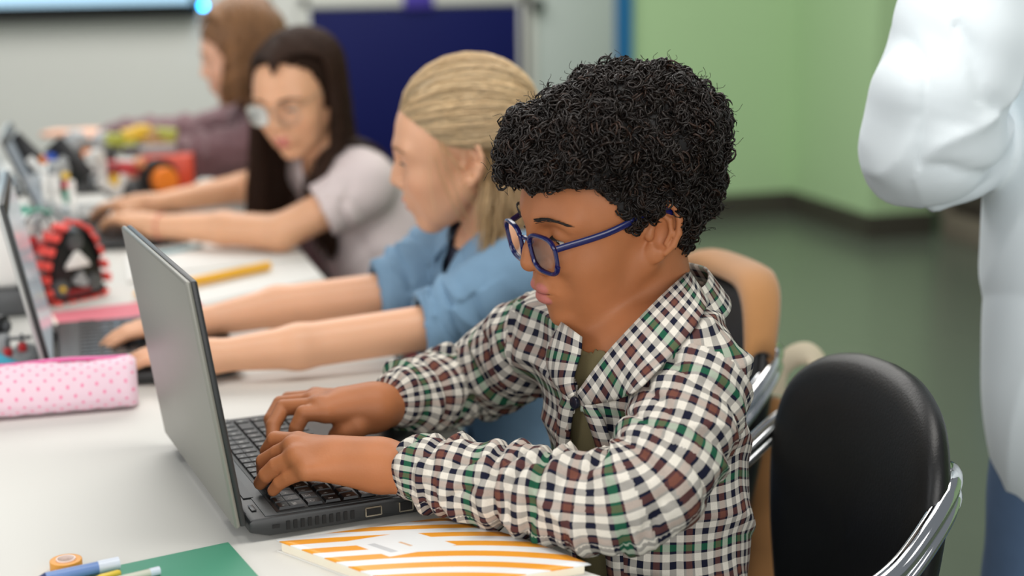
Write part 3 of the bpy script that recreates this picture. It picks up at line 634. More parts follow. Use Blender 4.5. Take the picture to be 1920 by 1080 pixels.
# ------------------------------------------------------------------ sculpting with distance fields
class Sdf:
    def __init__(s): s.ops = []
    def _add(s, fn, c, rad, k, sub, tagname): s.ops.append((fn, np.asarray(c, float), rad, k, sub, tagname)); return s
    def ell(s, c, r, k=0.01, rot=None, sub=False, tagname=None):
        c = np.asarray(c, np.float64); r = np.asarray(r, np.float64); Rm = None if rot is None else np.asarray(rot, float)
        f32 = np.float32; cx, cy, cz = map(f32, c); Q = (np.eye(3) if Rm is None else Rm).astype(f32); i1 = (1/r).astype(f32); i2 = (1/(r*r)).astype(f32); plain = Rm is None
        def fn(X, Y, Z):
            x = X-cx; y = Y-cy; z = Z-cz
            if not plain: x, y, z = x*Q[0, 0]+y*Q[1, 0]+z*Q[2, 0], x*Q[0, 1]+y*Q[1, 1]+z*Q[2, 1], x*Q[0, 2]+y*Q[1, 2]+z*Q[2, 2]
            a = x*i1[0]; b = y*i1[1]; d = z*i1[2]; k0 = np.sqrt(a*a+b*b+d*d); a = x*i2[0]; b = y*i2[1]; d = z*i2[2]
            return k0*(k0-f32(1))/(np.sqrt(a*a+b*b+d*d)+f32(1e-9))
        return s._add(fn, c, float(r.max()), k, sub, tagname)
    def cap(s, a, b, ra, rb=None, k=0.01, sub=False, tagname=None):
        a = np.asarray(a, float); b = np.asarray(b, float); rb = ra if rb is None else rb; ba = b-a; L2 = float(ba@ba)+1e-12
        f32 = np.float32; ax, ay, az = map(f32, a); bx, by, bz = map(f32, ba); iL = f32(1/L2); r0 = f32(ra); dr = f32(rb-ra)
        def fn(X, Y, Z):
            x = X-ax; y = Y-ay; z = Z-az; h = np.clip((x*bx+y*by+z*bz)*iL, f32(0), f32(1)); x = x-h*bx; y = y-h*by; z = z-h*bz
            return np.sqrt(x*x+y*y+z*z)-(r0+dr*h)
        return s._add(fn, (a+b)/2, math.sqrt(L2)/2+max(ra, rb), k, sub, tagname)
    def chain(s, pts, rads, k=0.01, sub=False):
        for i in range(len(pts)-1): s.cap(pts[i], pts[i+1], rads[i], rads[i+1], k, sub)
        return s
    def ev(s, P, idx=None):
        d = None; X, Y, Z = [np.ascontiguousarray(P[:, i], dtype=np.float32) for i in range(3)]; P = X
        for i in (range(len(s.ops)) if idx is None else idx):
            fn, c, rad, k, sub, _ = s.ops[i]; e = fn(X, Y, Z); k = np.float32(k)
            if d is None: d = np.full(len(P), 1.0, np.float32) if sub else e; continue
            if sub:
                e = -e; h = np.maximum(k-np.abs(d-e), np.float32(0)); d = np.maximum(d, e)+h*h*(np.float32(0.25)/k)
            else:
                h = np.maximum(k-np.abs(d-e), np.float32(0)); d = np.minimum(d, e)-h*h*(np.float32(0.25)/k)
        return d if d is not None else np.full(len(P), 1.0)
    def bounds(s, pad=0.01):
        lo = np.min([o[1]-o[2] for o in s.ops if not o[4]], axis=0)-pad; hi = np.max([o[1]+o[2] for o in s.ops if not o[4]], axis=0)+pad; return lo, hi
    def mesh(s, h, lo=None, hi=None):
        if lo is None: lo, hi = s.bounds(2*h)
        B = 8; bs = B*h; nb = np.ceil((hi-lo)/bs).astype(int); g = np.stack(np.meshgrid(*[np.arange(n) for n in nb], indexing='ij'), -1).reshape(-1, 3)
        cen = lo+(g+0.5)*bs; lim = bs*0.87*1.25+0.002
        near = np.zeros(len(cen), bool)
        for i in range(0, len(cen), 200000): near[i:i+200000] = np.abs(s.ev(cen[i:i+200000])) < lim*(1.35 if h < 0.004 else 2.4)
        g = g[near]; N = nb*B+2
        loc = np.stack(np.meshgrid(*[np.arange(B+1)]*3, indexing='ij'), -1).reshape(-1, 3)
        KEY = []; POS = []; C8 = []
        off8 = np.array([[i, j, k] for i in (0, 1) for j in (0, 1) for k in (0, 1)])
        sb = g//4; sk = (sb[:, 0]*4096+sb[:, 1])*4096+sb[:, 2]; order = np.argsort(sk, kind='stable'); cuts = np.flatnonzero(np.diff(sk[order]))+1
        for grp in np.split(order, cuts):
            gb = g[grp]; pts = (gb[:, None, :]*B+loc[None]).reshape(-1, 3); P = lo+pts*h; cc = (P.min(0)+P.max(0))/2; rr = np.linalg.norm(P.max(0)-P.min(0))/2
            idx = [i for i, o in enumerate(s.ops) if np.linalg.norm(cc-o[1])-o[2] < rr+0.025+o[3]]
            D = s.ev(P, idx).reshape(-1, B+1, B+1, B+1)
            neg = D < 0; sl = [neg[:, a:a+B, b:b+B, c:c+B] for a, b, c in off8]; anyn = sl[0].copy(); alln = sl[0].copy()
            for q in sl[1:]: anyn |= q; alln &= q
            w = np.argwhere(anyn & ~alln)
            if not len(w): continue
            cells = gb[w[:, 0]]*B+w[:, 1:]
            KEY.append((cells[:, 0].astype(np.int64)*N[1]+cells[:, 1])*N[2]+cells[:, 2]); POS.append(cells); C8.append(np.stack([D[w[:, 0], w[:, 1]+a, w[:, 2]+b, w[:, 3]+c] for a, b, c in off8], -1).astype(np.float64))
        KEY = np.concatenate(KEY); POS = np.concatenate(POS); C8 = np.concatenate(C8)
        o = np.argsort(KEY); KEY, POS, C8 = KEY[o], POS[o], C8[o]
        acc = np.zeros((len(KEY), 3)); cnt = np.zeros(len(KEY))
        for a in range(8):
            for b in range(a+1, 8):
                if (off8[a] != off8[b]).sum() != 1: continue
                va, vb = C8[:, a], C8[:, b]; m = (va < 0) != (vb < 0); t = np.where(m, va/(va-vb+1e-20), 0)
                acc += np.where(m[:, None], off8[a]+(off8[b]-off8[a])*t[:, None], 0); cnt += m
        V = lo+(POS+acc/cnt[:, None])*h
        F = []
        st = np.array([N[1]*N[2], N[2], 1], np.int64)
        for ax, ci in ((0, 4), (1, 2), (2, 1)):
            m = (C8[:, 0] < 0) != (C8[:, ci] < 0); kk = KEY[m]; u, v = [x for x in range(3) if x != ax]
            ids = []
            for du, dv in ((0, 0), (-1, 0), (-1, -1), (0, -1)):
                q = kk+du*st[u]+dv*st[v]; j = np.searchsorted(KEY, q); j = np.minimum(j, len(KEY)-1); ids.append(np.where(KEY[j] == q, j, -1))
            ids = np.stack(ids, 1); ok = (ids >= 0).all(1); ids = ids[ok]; neg = (C8[m, 0] < 0)[ok]
            flip = neg if ax != 1 else ~neg
            ids = np.where(flip[:, None], ids, ids[:, ::-1]); F.append(ids)
        F = np.concatenate(F)
        return V, F
def vnormals(V, F):
    n = np.cross(V[F[:, 2]]-V[F[:, 0]], V[F[:, 3]]-V[F[:, 1]]); idx = F.ravel()
    N = np.stack([np.bincount(idx, np.repeat(n[:, i], 4), len(V)) for i in range(3)], 1)
    return N/(np.linalg.norm(N, axis=1, keepdims=True)+1e-12)
def smoothv(V, F, it=1, lam=0.5):
    a = F.ravel(); b = F[:, [1, 2, 3, 0]].ravel(); src = np.concatenate([a, b]); dst = np.concatenate([b, a]); c = np.maximum(np.bincount(dst, minlength=len(V)), 1)[:, None]
    for _ in range(it): V = V+(np.stack([np.bincount(dst, V[src, i], len(V)) for i in range(3)], 1)/c-V)*lam
    return V
def compact(V, F):
    u, inv = np.unique(F, return_inverse=True); return V[u], inv.reshape(F.shape), u
_ND = RNG.normal(size=(10, 3)); _NP = RNG.uniform(0, 6.28, 10)
def noise3(P, sc, seed=0):
    sc = np.asarray(sc, float); Q = P*sc; o = np.zeros(len(P))
    Q = Q+0.6*np.sin(Q[:, [1, 2, 0]]*1.3+seed)
    for i in range(6): o += np.sin(Q@_ND[(i+seed*3) % 10]+_NP[(i*2+seed) % 10]+seed*1.7)
    return o/2.6
def unit(v): v = np.asarray(v, float); return v/np.linalg.norm(v)
class Frame:
    def __init__(s, pos, yaw, pitch, roll, sc=1.0):
        y, p, r = R(yaw), R(pitch), R(roll)
        Rz = np.array([[math.cos(y), -math.sin(y), 0], [math.sin(y), math.cos(y), 0], [0, 0, 1]]); Ry = np.array([[math.cos(p), 0, math.sin(p)], [0, 1, 0], [-math.sin(p), 0, math.cos(p)]]); Rx = np.array([[1, 0, 0], [0, math.cos(r), -math.sin(r)], [0, math.sin(r), math.cos(r)]])
        s.R = Rz@Ry@Rx; s.o = np.asarray(pos, float); s.s = sc
    def w(s, p): return s.o+s.R@(np.asarray(p, float)*s.s)
    def W(s, P): return s.o+(np.asarray(P, float)*s.s)@s.R.T
    def L(s, P): return ((P-s.o)@s.R)/s.s
def add_head(S, f, nose=1.0, wide=0.0, eye_open=0.0030, lips=1.0, ears=True, eye_z=0.0125):
    k = f.s; E = lambda c, r, kk=0.01, rot=None, sub=False, tg=None: S.ell(f.w(c), np.asarray(r)*k, kk*k, f.R if rot is None else f.R@rot, sub, tg)
    C = lambda a, b, ra, rb, kk=0.01, sub=False, tg=None: S.cap(f.w(a), f.w(b), ra*k, rb*k, kk*k, sub, tg)
    E((-0.010, 0, 0.046), (0.087, 0.070, 0.074))
    E((0.034, 0, 0.020), (0.050, 0.059, 0.064), 0.03)
    E((0.036, 0, -0.034), (0.046, 0.048, 0.046), 0.03)
    for sg in (-1, 1):
        C((-0.001, sg*0.0475, -0.029), (0.060, sg*0.012, -0.074), 0.0145, 0.012, 0.020)
        E((0.052, sg*0.034, -0.016), (0.024, 0.021, 0.022), 0.02)                   # cheek
        E((0.046, sg*0.030, -0.046), (0.018, 0.016, 0.022), 0.02)
        C((0.080, sg*0.010, 0.033), (0.064, sg*0.043, 0.031), 0.0085, 0.008, 0.014)  # brow
    E((0.068, 0, -0.073), (0.014, 0.015, 0.012), 0.016)                              # chin
    E((0.076, 0, -0.040), (0.016, 0.024, 0.020), 0.016)                              # muzzle
    for sg in (-1, 1): E((0.087, sg*0.030, 0.016), (0.013, 0.016, 0.0125), 0.012, sub=True)  # socket
    w = 1+wide
    C((0.082, 0, 0.022), (0.092, 0, 0.000), 0.0068, 0.0072, 0.012)                    # bridge
    C((0.092, 0, 0.000), (0.0965*nose, 0, -0.0105), 0.0074, 0.0092, 0.008)
    for sg in (-1, 1):
        E((0.0875, sg*0.0118*w, -0.0155), (0.0095, 0.0075, 0.0075), 0.006)            # ala
    for sg in (-1, 1): E((0.0925, sg*0.0062*w, -0.0225), (0.0042, 0.0034, 0.0040), 0.002, sub=True)
    for sg in (-1, 1):
        S.ell(f.w((0.0660, sg*0.0300, 0.0155)), np.full(3, 0.0140)*k, 0.0035*k)       # lids
        E((0.0790, sg*0.0305, eye_z), (0.0065, 0.0112, eye_open), 0.0014, sub=True)
    for sg in (-1, 1):                                                                 # lips
        E((0.0875+0.006*(lips-1), sg*0.0062, -0.0375), (0.0078, 0.0105, 0.0052*lips), 0.004, tg='lip')
        E((0.0800, sg*0.0150, -0.0408), (0.0070, 0.0090, 0.0034*lips), 0.004, tg='lip')
    E((0.0850+0.008*(lips-1), 0, -0.0492), (0.0088, 0.0145, 0.0062*lips), 0.0012, tg='lip')
    E((0.0885, 0, -0.0432), (0.0060, 0.0205, 0.0010), 0.0012, sub=True)
    
    if ears:
        for sg in (-1, 1):
            ec = np.array((-0.013, sg*0.0655, 0.002)); a_ = R(28); A = np.array((-math.cos(a_), sg*math.sin(a_), 0)); Bv = unit((-0.22, 0, 0.975)); A = unit(A-Bv*(A@Bv)); Cn = np.cross(A, Bv); Cn = Cn if Cn[1]*sg > 0 else -Cn
            q = lambda a, b, c=0.0: ec+A*a+Bv*b+Cn*c
            rot = np.stack([A, Cn, Bv], 1)
            E(q(0.004, 0.002, -0.002), (0.0150, 0.0042, 0.0265), 0.006, rot)
            E(q(-0.003, -0.021, 0.000), (0.0085, 0.0045, 0.0095), 0.006, rot)
            E(q(0.001, -0.003, 0.0050), (0.0092, 0.0078, 0.0135), 0.0025, rot, True)     # concha
            hp = [q(-0.008, 0.004, 0.002), q(-0.0085, 0.014, 0.003), q(-0.004, 0.0245, 0.0045), q(0.005, 0.0285, 0.005), q(0.013, 0.0245, 0.005), q(0.0175, 0.013, 0.0048), q(0.0175, 0.0, 0.0045), q(0.013, -0.012, 0.004), q(0.006, -0.020, 0.003)]
            for i in range(len(hp)-1): C(hp[i], hp[i+1], 0.0032, 0.0032, 0.0018)
            ap = [q(0.001, 0.017, 0.0025), q(0.0085, 0.012, 0.0032), q(0.0105, 0.0, 0.0035), q(0.006, -0.011, 0.003)]
            for i in range(3): C(ap[i], ap[i+1], 0.0025, 0.0025, 0.002)
            E(q(-0.010, -0.003, 0.0030), (0.0045, 0.0040, 0.0060), 0.004, rot)           # tragus
def hand(S, wrist, mcps, fingers, thumb, wr=0.019, fr=1.0, k=0.008):
    """mcps: 4 knuckles; fingers: per finger [pip, dip, tip]; thumb: [base, mcp, ip, tip]"""
    w = np.asarray(wrist, float)
    for i, m in enumerate(mcps): S.cap(w+(np.asarray(m)-w)*0.10, m, wr*0.80*fr, 0.0098*fr, 0.012)
    for i in range(3): S.cap(mcps[i], mcps[i+1], 0.0086*fr, 0.0086*fr, 0.006)
    S.cap(w, w*0.45+0.275*(np.asarray(mcps[1])+np.asarray(mcps[2])), wr*0.9, 0.0155*fr, 0.016)
    for i, fg in enumerate(fingers):
        sc = fr*(0.86 if i == 3 else 1.0); pts = [mcps[i]]+list(fg); S.cap(pts[0], pts[1], 0.0094*sc, 0.0083*sc, 0.0035); S.cap(pts[1], pts[2], 0.0083*sc, 0.0075*sc, 0.0009); S.cap(pts[2], pts[3], 0.0075*sc, 0.0064*sc, 0.0009)
    S.chain(thumb, [0.0130*fr, 0.0108*fr, 0.0090*fr, 0.0072*fr], 0.008)
def auto_hand(S, wrist, fwd, up, side, fr=1.0, spread=0.16, curl=(0.35, 0.55, 0.45), L=0.072):
    """relaxed typing hand: fwd along the palm, up = back of the hand, side = direction of the thumb"""
    f = unit(fwd); s_ = unit(np.asarray(side)-f*np.dot(side, f)); u = np.cross(f, s_); u = u if np.dot(u, up) > 0 else -u; w = np.asarray(wrist, float)
    mc = [w+f*L*ll*fr+s_*o*fr+u*0.004 for ll, o in ((0.98, 0.024), (1.0, 0.007), (0.95, -0.010), (0.86, -0.026))]
    fs = []; tips = []
    for i, ln in enumerate((0.068, 0.076, 0.070, 0.056)):
        ang = spread*(1.2-i*0.8)*0.4; d0 = unit(f+s_*ang); a = 0.0; p = mc[i]; out = []
        for c, q in zip(curl, (0.45, 0.30, 0.25)):
            a += c; p = p+(d0*math.cos(a)-u*math.sin(a))*ln*q*fr; out.append(p)
        fs.append(out); tips.append(p)
    th = [w+f*0.014*fr+s_*0.018*fr-u*0.004, w+f*0.040*fr+s_*0.034*fr-u*0.010, w+f*0.062*fr+s_*0.036*fr-u*0.018, w+f*0.080*fr+s_*0.030*fr-u*0.024]
    hand(S, w, mc, fs, th, fr=fr)
    return tips
# ------------------------------------------------------------------ hair strands
def strands(name, P, rad, m, parent, sides=3, cols=None):
    P = np.asarray(P, np.float32); N, K, _ = P.shape; T = np.gradient(P, axis=1); T /= np.linalg.norm(T, axis=2, keepdims=True)+1e-9
    ref = RNG.normal(size=(N, 1, 3)); A = np.cross(T, ref); A /= np.linalg.norm(A, axis=2, keepdims=True)+1e-9; Bn = np.cross(T, A)
    rad = np.broadcast_to(np.asarray(rad, np.float32), (N, K)) if np.ndim(rad) < 2 else rad
    V = np.stack([P+(A*math.cos(2*math.pi*j/sides)+Bn*math.sin(2*math.pi*j/sides))*rad[..., None] for j in range(sides)], 2).reshape(-1, 3)
    n_, k_, s_ = np.meshgrid(np.arange(N), np.arange(K-1), np.arange(sides), indexing='ij'); i0 = (n_*K+k_)*sides; s2 = (s_+1) % sides
    F = np.stack([i0+s_, i0+s2, i0+sides+s2, i0+sides+s_], -1).reshape(-1, 4)
    c = None if cols is None else np.repeat(cols, K*sides, axis=0)
    return npmesh(name, V, F, m, parent, cols=c)
def hair_mat(name, col, rough=0.38, attr='Tint', spec=0.5):
    return mat(name, col, rough, attr=attr, spec=spec)
def eyes(f, parent, skin_dark, iris=(0.03, 0.018, 0.012), look=(1, 0, -0.35), brow=None, lash=True):
    Wm = mat('eye_white', lin(226, 220, 212), 0.2); Im = mat('iris_%d' % int(iris[0]*1e4), (*iris, 1), 0.15)
    for sg in (1, -1):
        c = f.w((0.0660, sg*0.0300, 0.0155)); e = MB().sphere(c, 0.0130*f.s, 20).build('eyeball', Wm, parent)
        d = f.R@unit((look[0], look[1]*sg+0.04*sg, look[2])); q = Vector(d).to_track_quat('Z', 'Y').to_matrix()
        MB().sphere(np.asarray(c)+d*0.0089*f.s, 0.0056*f.s, 16, sq=(1, 1, 0.78), rot=q).build('iris', Im, e)
    if lash:
        P = []
        for sg in (1, -1):
            for j in range(26):
                t = j/25; y = sg*(0.0200+0.0215*t); z = 0.0145+0.0028*math.sin(math.pi*(0.12+0.8*t))-0.0015*t; x = 0.0792-0.0035*(t-0.35)**2*6-0.0028*t
                a = f.w((x, y, z)); b = f.w((x+0.0055, y+sg*0.0018*(t-0.3), z-0.0022)); P.append([a, (a+b)/2+f.R@np.array((0.0006, 0, -0.0006)), b])
        for h_ in (P[:26], P[26:]): strands('eyelashes', np.array(h_), np.array([[0.00055, 0.0004, 0.00012]])*f.s*np.ones((len(h_), 1)), mat('lash', lin(30, 22, 18), 0.5), parent)
    if brow is not None:
        P = []; rng = np.random.default_rng(3)
        for sg in (1, -1):
            for j in range(150):
                t = rng.random(); y = sg*(0.012+0.037*t); z = 0.0325+0.0055*math.sin(math.pi*min(1, t*0.95))-0.003*t+rng.normal()*0.0011*(1.15-t); x = 0.0902-0.0172*t**1.9
                a = np.array((x, y, z)); b = a+np.array((-0.0015-0.003*t, sg*0.0062, 0.0022*(0.7-t)))
                P.append([f.w(a), f.w((a+b)/2+np.array((0.0008, 0, 0))), f.w(b)])
        for h_ in (P[:150], P[150:]): strands('eyebrow', np.array(h_), np.array([[0.00026, 0.00036, 0.00012]])*f.s*np.ones((len(h_), 1)), brow, parent)
def armcurve(pts, rnd=0.06, n=70):
    a, e, w = [np.asarray(p, float) for p in pts]; d1 = unit(e-a); d2 = unit(w-e); l1 = np.linalg.norm(e-a); l2 = np.linalg.norm(w-e); r_ = min(rnd, 0.45*l1, 0.45*l2)
    P = [a, e-d1*r_]+[(1-t)**2*(e-d1*r_)+2*t*(1-t)*e+t*t*(e+d2*r_) for t in np.linspace(0.1, 0.9, 9)]+[e+d2*r_, w]; P = np.array(P)
    s = np.concatenate([[0], np.cumsum(np.linalg.norm(np.diff(P, axis=0), axis=1))]); q = np.linspace(0, s[-1], n); C_ = np.stack([np.interp(q, s, P[:, i]) for i in range(3)], 1); T = np.gradient(C_, axis=0); T /= np.linalg.norm(T, axis=1, keepdims=True)
    A = [unit(np.cross(T[0], (0.3, 0.2, 1.0)))]
    for i in range(1, n): A.append(unit(A[-1]-T[i]*(A[-1]@T[i])))
    return C_, np.array(T), np.array(A), q
def curve_coords(V, cv):
    """arc length, angle and radius of each point about a limb's centre line"""
    C_, T, A, q = cv; n = len(V); th = np.empty(n); rr = np.empty(n); tt = np.empty(n); m = len(q); U = 6; qf = np.linspace(0, q[-1], (m-1)*U+1)
    up = lambda M: np.stack([np.interp(qf, q, M[:, i]) for i in range(3)], 1)
    Cf = up(C_); Tf = up(T); Tf /= np.linalg.norm(Tf, axis=1, keepdims=True); Af = up(A); Af -= Tf*(Af*Tf).sum(1, keepdims=True); Af /= np.linalg.norm(Af, axis=1, keepdims=True)
    for i in range(0, n, 20000):
        P = V[i:i+20000]; j = ((P[:, None, :]-C_[None])**2).sum(2).argmin(1); cand = np.clip(j[:, None]*U+np.arange(-U-2, U+3)[None], 0, len(qf)-1); d = ((P[:, None, :]-Cf[cand])**2).sum(2)
        k = cand[np.arange(len(P)), d.argmin(1)]; off = P-Cf[k]; ax = (off*Tf[k]).sum(1); Bn = np.cross(Tf[k], Af[k]); end = (k == 0) | (k == len(qf)-1)
        tt[i:i+20000] = qf[k]+np.where(end, ax, 0.0); th[i:i+20000] = np.arctan2((off*Bn).sum(1), (off*Af[k]).sum(1)); perp = off-ax[:, None]*Tf[k]; rr[i:i+20000] = np.sqrt((perp**2).sum(1))
    return tt, th, rr, tt > q[-1]+0.001
def ang_u(th, Rm):  # per-face-corner angle without the seam jump
    ref = th[:, :1]; d = (th-ref+math.pi) % (2*math.pi)-math.pi; return (ref+d)*Rm

def crease(x): return (1-np.abs(np.sin(x)))**2.5
# ------------------------------------------------------------------ the boy in the checked shirt
import time; _t0 = time.time()
boy = thing('person', 'boy with curly black hair, blue glasses and checked shirt typing on the black laptop', 'person', (0.20, -0.19, 0.47))
bf = Frame((0.111, -0.168, 1.027), 188, 12.5, -4, 1.05)
B_sn = np.array((0.152, -0.300, 0.892)); B_sf = np.array((0.075, -0.070, 0.892))       # shoulders: near (his left), far
B_en = np.array((0.060, -0.392, 0.798)); B_wn = at(722, 874, z=0.805)
B_ef = at(880, 722, d=1.86); B_wf = at(706, 764, z=0.812)
B_nk = np.array((0.150, -0.190, 0.925)); tx = unit(B_sf-B_sn); tfw = unit(np.cross((0, 0, 1.0), -tx)); tfw = tfw if tfw[0] < 0 else -tfw
trot = np.stack([tfw, -tx, np.array((0, 0, 1.0))], 1)
def boy_torso(S, o):
    S.ell((0.136, -0.190, 0.820), (0.072+o, 0.112+o, 0.125+o), 0.04, trot)
    S.ell((0.148, -0.195, 0.640), (0.070+o, 0.096+o, 0.190), 0.06, trot)
    S.cap(B_sn+tx*0.03, B_sf-tx*0.03, 0.040+o, 0.040+o, 0.05)
    S.cap(B_sn*0.5+B_sf*0.5+np.array((0.022, 0, -0.01)), (0.156, -0.195, 0.70), 0.068+o, 0.073+o, 0.05)
    S.cap(B_nk+np.array((0.008, 0, -0.012)), B_sn+tx*0.025, 0.034+o, 0.038+o, 0.03); S.cap(B_nk+np.array((0.008, 0, -0.012)), B_sf-tx*0.025, 0.034+o, 0.038+o, 0.03)
b = Sdf(); boy_torso(b, 0.0); add_head(b, bf, 1.0, 0.22, 0.0024, 1.18, eye_z=0.0118)
b.cap(bf.w((-0.030, 0, -0.012)), B_nk+np.array((0.0, 0, -0.02)), 0.0405, 0.045, 0.014)
for cv in (armcurve([B_sn, B_en, B_wn]), armcurve([B_sf, B_ef, B_wf])): b.chain([cv[0][i] for i in (0, 17, 30, 35, 40, 52, 69)], [0.036, 0.033, 0.031, 0.031, 0.031, 0.030, 0.0235], 0.01)
# near (left) hand, joints from pinky to index are reversed: order index, middle, ring, pinky
nm = [np.array((-0.222, -0.158, 0.822)), np.array((-0.229, -0.175, 0.824)), np.array((-0.229, -0.193, 0.819)), np.array((-0.222, -0.209, 0.810))]
nf = [[np.array((-0.242, -0.138, 0.821)), np.array((-0.249, -0.126, 0.806)), np.array((-0.248, -0.119, 0.786))],
      [at(521, 850, z=0.814), np.array((-0.256, -0.148, 0.803)), np.array((-0.256, -0.138, 0.786))],
      [at(518, 874, z=0.808), at(499, 891, z=0.798), at(488, 906, z=0.785)],
      [at(541, 895, z=0.800), at(524, 906, z=0.793), at(512, 920, z=0.784)]]
hand(b, B_wn, nm, nf, [np.array((-0.172, -0.180, 0.800)), np.array((-0.196, -0.152, 0.797)), np.array((-0.220, -0.138, 0.791)), np.array((-0.240, -0.130, 0.785))], wr=0.0235, fr=1.06)
fm = [at(611, 774, z=0.816), at(597, 761, z=0.822), at(588, 752, z=0.820), at(592, 744, z=0.812)]
ff = [[at(569, 775, z=0.818), at(556, 802, z=0.803), at(548, 830, z=0.786)],
      [at(531, 764, z=0.817), at(512, 798, z=0.803), at(511, 836, z=0.786)],
      [at(526, 757, z=0.814), at(508, 786, z=0.802), at(514, 822, z=0.786)],
      [at(540, 747, z=0.806), at(520, 768, z=0.797), at(518, 796, z=0.786)]]
hand(b, B_wf, fm, ff, [at(690, 788, z=0.800), at(668, 800, z=0.797), at(648, 808, z=0.793), at(628, 816, z=0.788)], wr=0.0235, fr=1.06)
V, F = b.mesh(0.0014)
V = smoothv(V, F, 1, 0.35)
SKB = np.array(lin(178, 113, 72)[:3]); cols = np.tile(SKB, (len(V), 1)); Lh = bf.L(V)
near = (Lh[:, 0] > 0.05) & (np.abs(Lh[:, 1]) < 0.03) & (Lh[:, 2] < -0.03) & (Lh[:, 2] > -0.06)
lipd = np.full(len(V), 1.0)
for op in b.ops:
    if op[5] == 'lip': lipd[near] = np.minimum(lipd[near], op[0](*V[near].T.astype(np.float32)))
m = np.clip((0.0012-lipd)/0.0010, 0, 1)[:, None]; cols = cols*(1-m)+np.array(lin(188, 112, 102)[:3])*m
cols *= (1+0.05*noise3(V, 60, 1))[:, None]
for tip, prev in [(x[2], x[1]) for x in nf+ff]:
    up = np.array((0, 0, 1.0)); d = unit(tip-prev); n = unit(up-d*(up@d)); c = tip+n*0.0045-d*0.001; q = np.linalg.norm((V-c)*np.array((1, 1, 1)), axis=1); m = np.clip((0.0052-q)/0.001, 0, 1)[:, None]; cols = cols*(1-m)+np.array(lin(206, 146, 126)[:3])*m
body = npmesh('body', V, F, mat('skin_brown', (1, 1, 1, 1), 0.54, spec=0.38, attr='Tint', sss=0.12, bump=0.10, bscale=420, noise=0.05, nscale=90), boy, cols=np.clip(cols, 0, 1))
BR = mat('brow_black', lin(32, 22, 16), 0.6)
eyes(bf, boy, None, look=(1, 0.0, -0.45), brow=BR)

# T-shirt
ts = Sdf(); boy_torso(ts, 0.004); V, F = ts.mesh(0.005); ctr = V[F].mean(1); nd = np.linalg.norm((ctr-(B_nk+tfw*0.030+np.array((0, 0, 0.020)))), axis=1)
F = F[nd > 0.074]; V, F, _ = compact(V, F); N_ = vnormals(V, F); V = V+N_*(0.0012*noise3(V, (40, 40, 9), 2))[:, None]
o = npmesh('tee_shirt', V, F, mat('olive_cotton', lin(112, 102, 70), 0.9, bump=0.2, bscale=600, noise=0.06, nscale=80), boy); md = o.modifiers.new('s', 'SOLIDIFY'); md.thickness = 0.002
rim = [B_nk+np.array((-0.006, 0, 0.018))+(trot@np.array((0.057*math.cos(w), 0.057*math.sin(w), -0.012-0.014*math.cos(w)))) for w in np.linspace(0, 2*math.pi, 40)]
# checked shirt
def check_mat():
    m = bpy.data.materials.new('checked_cotton'); m.use_nodes = True; nt = m.node_tree; N = nt.nodes; L = nt.links; b = N['Principled BSDF']; b.inputs['Roughness'].default_value = 0.85; b.inputs['Specular IOR Level'].default_value = 0.25
    uv = N.new('ShaderNodeUVMap'); uv.uv_map = 'UVMap'; sp = N.new('ShaderNodeSeparateXYZ'); L.new(uv.outputs[0], sp.inputs[0])
    Wc, Nv, Gr, Br = lin(222, 216, 204), lin(16, 20, 42), lin(34, 116, 76), lin(112, 68, 56)
    def bands(sock, seq):
        per = sum(w for w, _ in seq); a = N.new('ShaderNodeMath'); a.operation = 'MULTIPLY'; L.new(sock, a.inputs[0]); a.inputs[1].default_value = 1/per
        fr = N.new('ShaderNodeMath'); fr.operation = 'FRACT'; L.new(a.outputs[0], fr.inputs[0]); r = N.new('ShaderNodeValToRGB'); r.color_ramp.interpolation = 'CONSTANT'; L.new(fr.outputs[0], r.inputs[0])
        e = r.color_ramp.elements; p = 0.0
        for i, (w, c) in enumerate(seq):
            el = e[i] if i < 2 else e.new(p/per)
            el.position = p/per; el.color = c; p += w
        return r.outputs[0]
    w = 0.0075; t = 0.0027
    A = bands(sp.outputs[0], [(w, Wc), (w*0.95, Nv), (w, Wc), (t, Nv), (w*0.9, Br), (t, Nv)])
    B_ = bands(sp.outputs[1], [(w, Wc), (w*0.95, Nv), (w, Wc), (t, Nv), (w*0.95, Gr), (t, Nv), (w, Wc), (w*0.95, Nv), (w, Wc), (t, Nv), (w*0.9, Br), (t, Nv)])
    mx = N.new('ShaderNodeMix'); mx.data_type = 'RGBA'; mx.inputs['Factor'].default_value = 0.5; L.new(A, mx.inputs['A']); L.new(B_, mx.inputs['B'])
    tc = N.new('ShaderNodeTexNoise'); tc.inputs['Scale'].default_value = 900; L.new(uv.outputs[0], tc.inputs['Vector']); mr = N.new('ShaderNodeMapRange'); mr.inputs['To Min'].default_value = 0.86; mr.inputs['To Max'].default_value = 1.12; L.new(tc.outputs['Fac'], mr.inputs['Value'])
    vm = N.new('ShaderNodeVectorMath'); vm.operation = 'SCALE'; L.new(mx.outputs['Result'], vm.inputs[0]); L.new(mr.outputs['Result'], vm.inputs['Scale']); L.new(vm.outputs['Vector'], b.inputs['Base Color'])
    bp = N.new('ShaderNodeBump'); bp.inputs['Strength'].default_value = 0.15; bp.inputs['Distance'].default_value = 0.001; L.new(tc.outputs['Fac'], bp.inputs['Height']); L.new(bp.outputs['Normal'], b.inputs['Normal'])
    return m
M_check = check_mat()
sh = Sdf(); boy_torso(sh, 0.013)
cvn = armcurve([B_sn+tx*0.0, B_en, at(736, 874, z=0.806)]); cvf = armcurve([B_sf, B_ef, at(722, 752, z=0.816)])
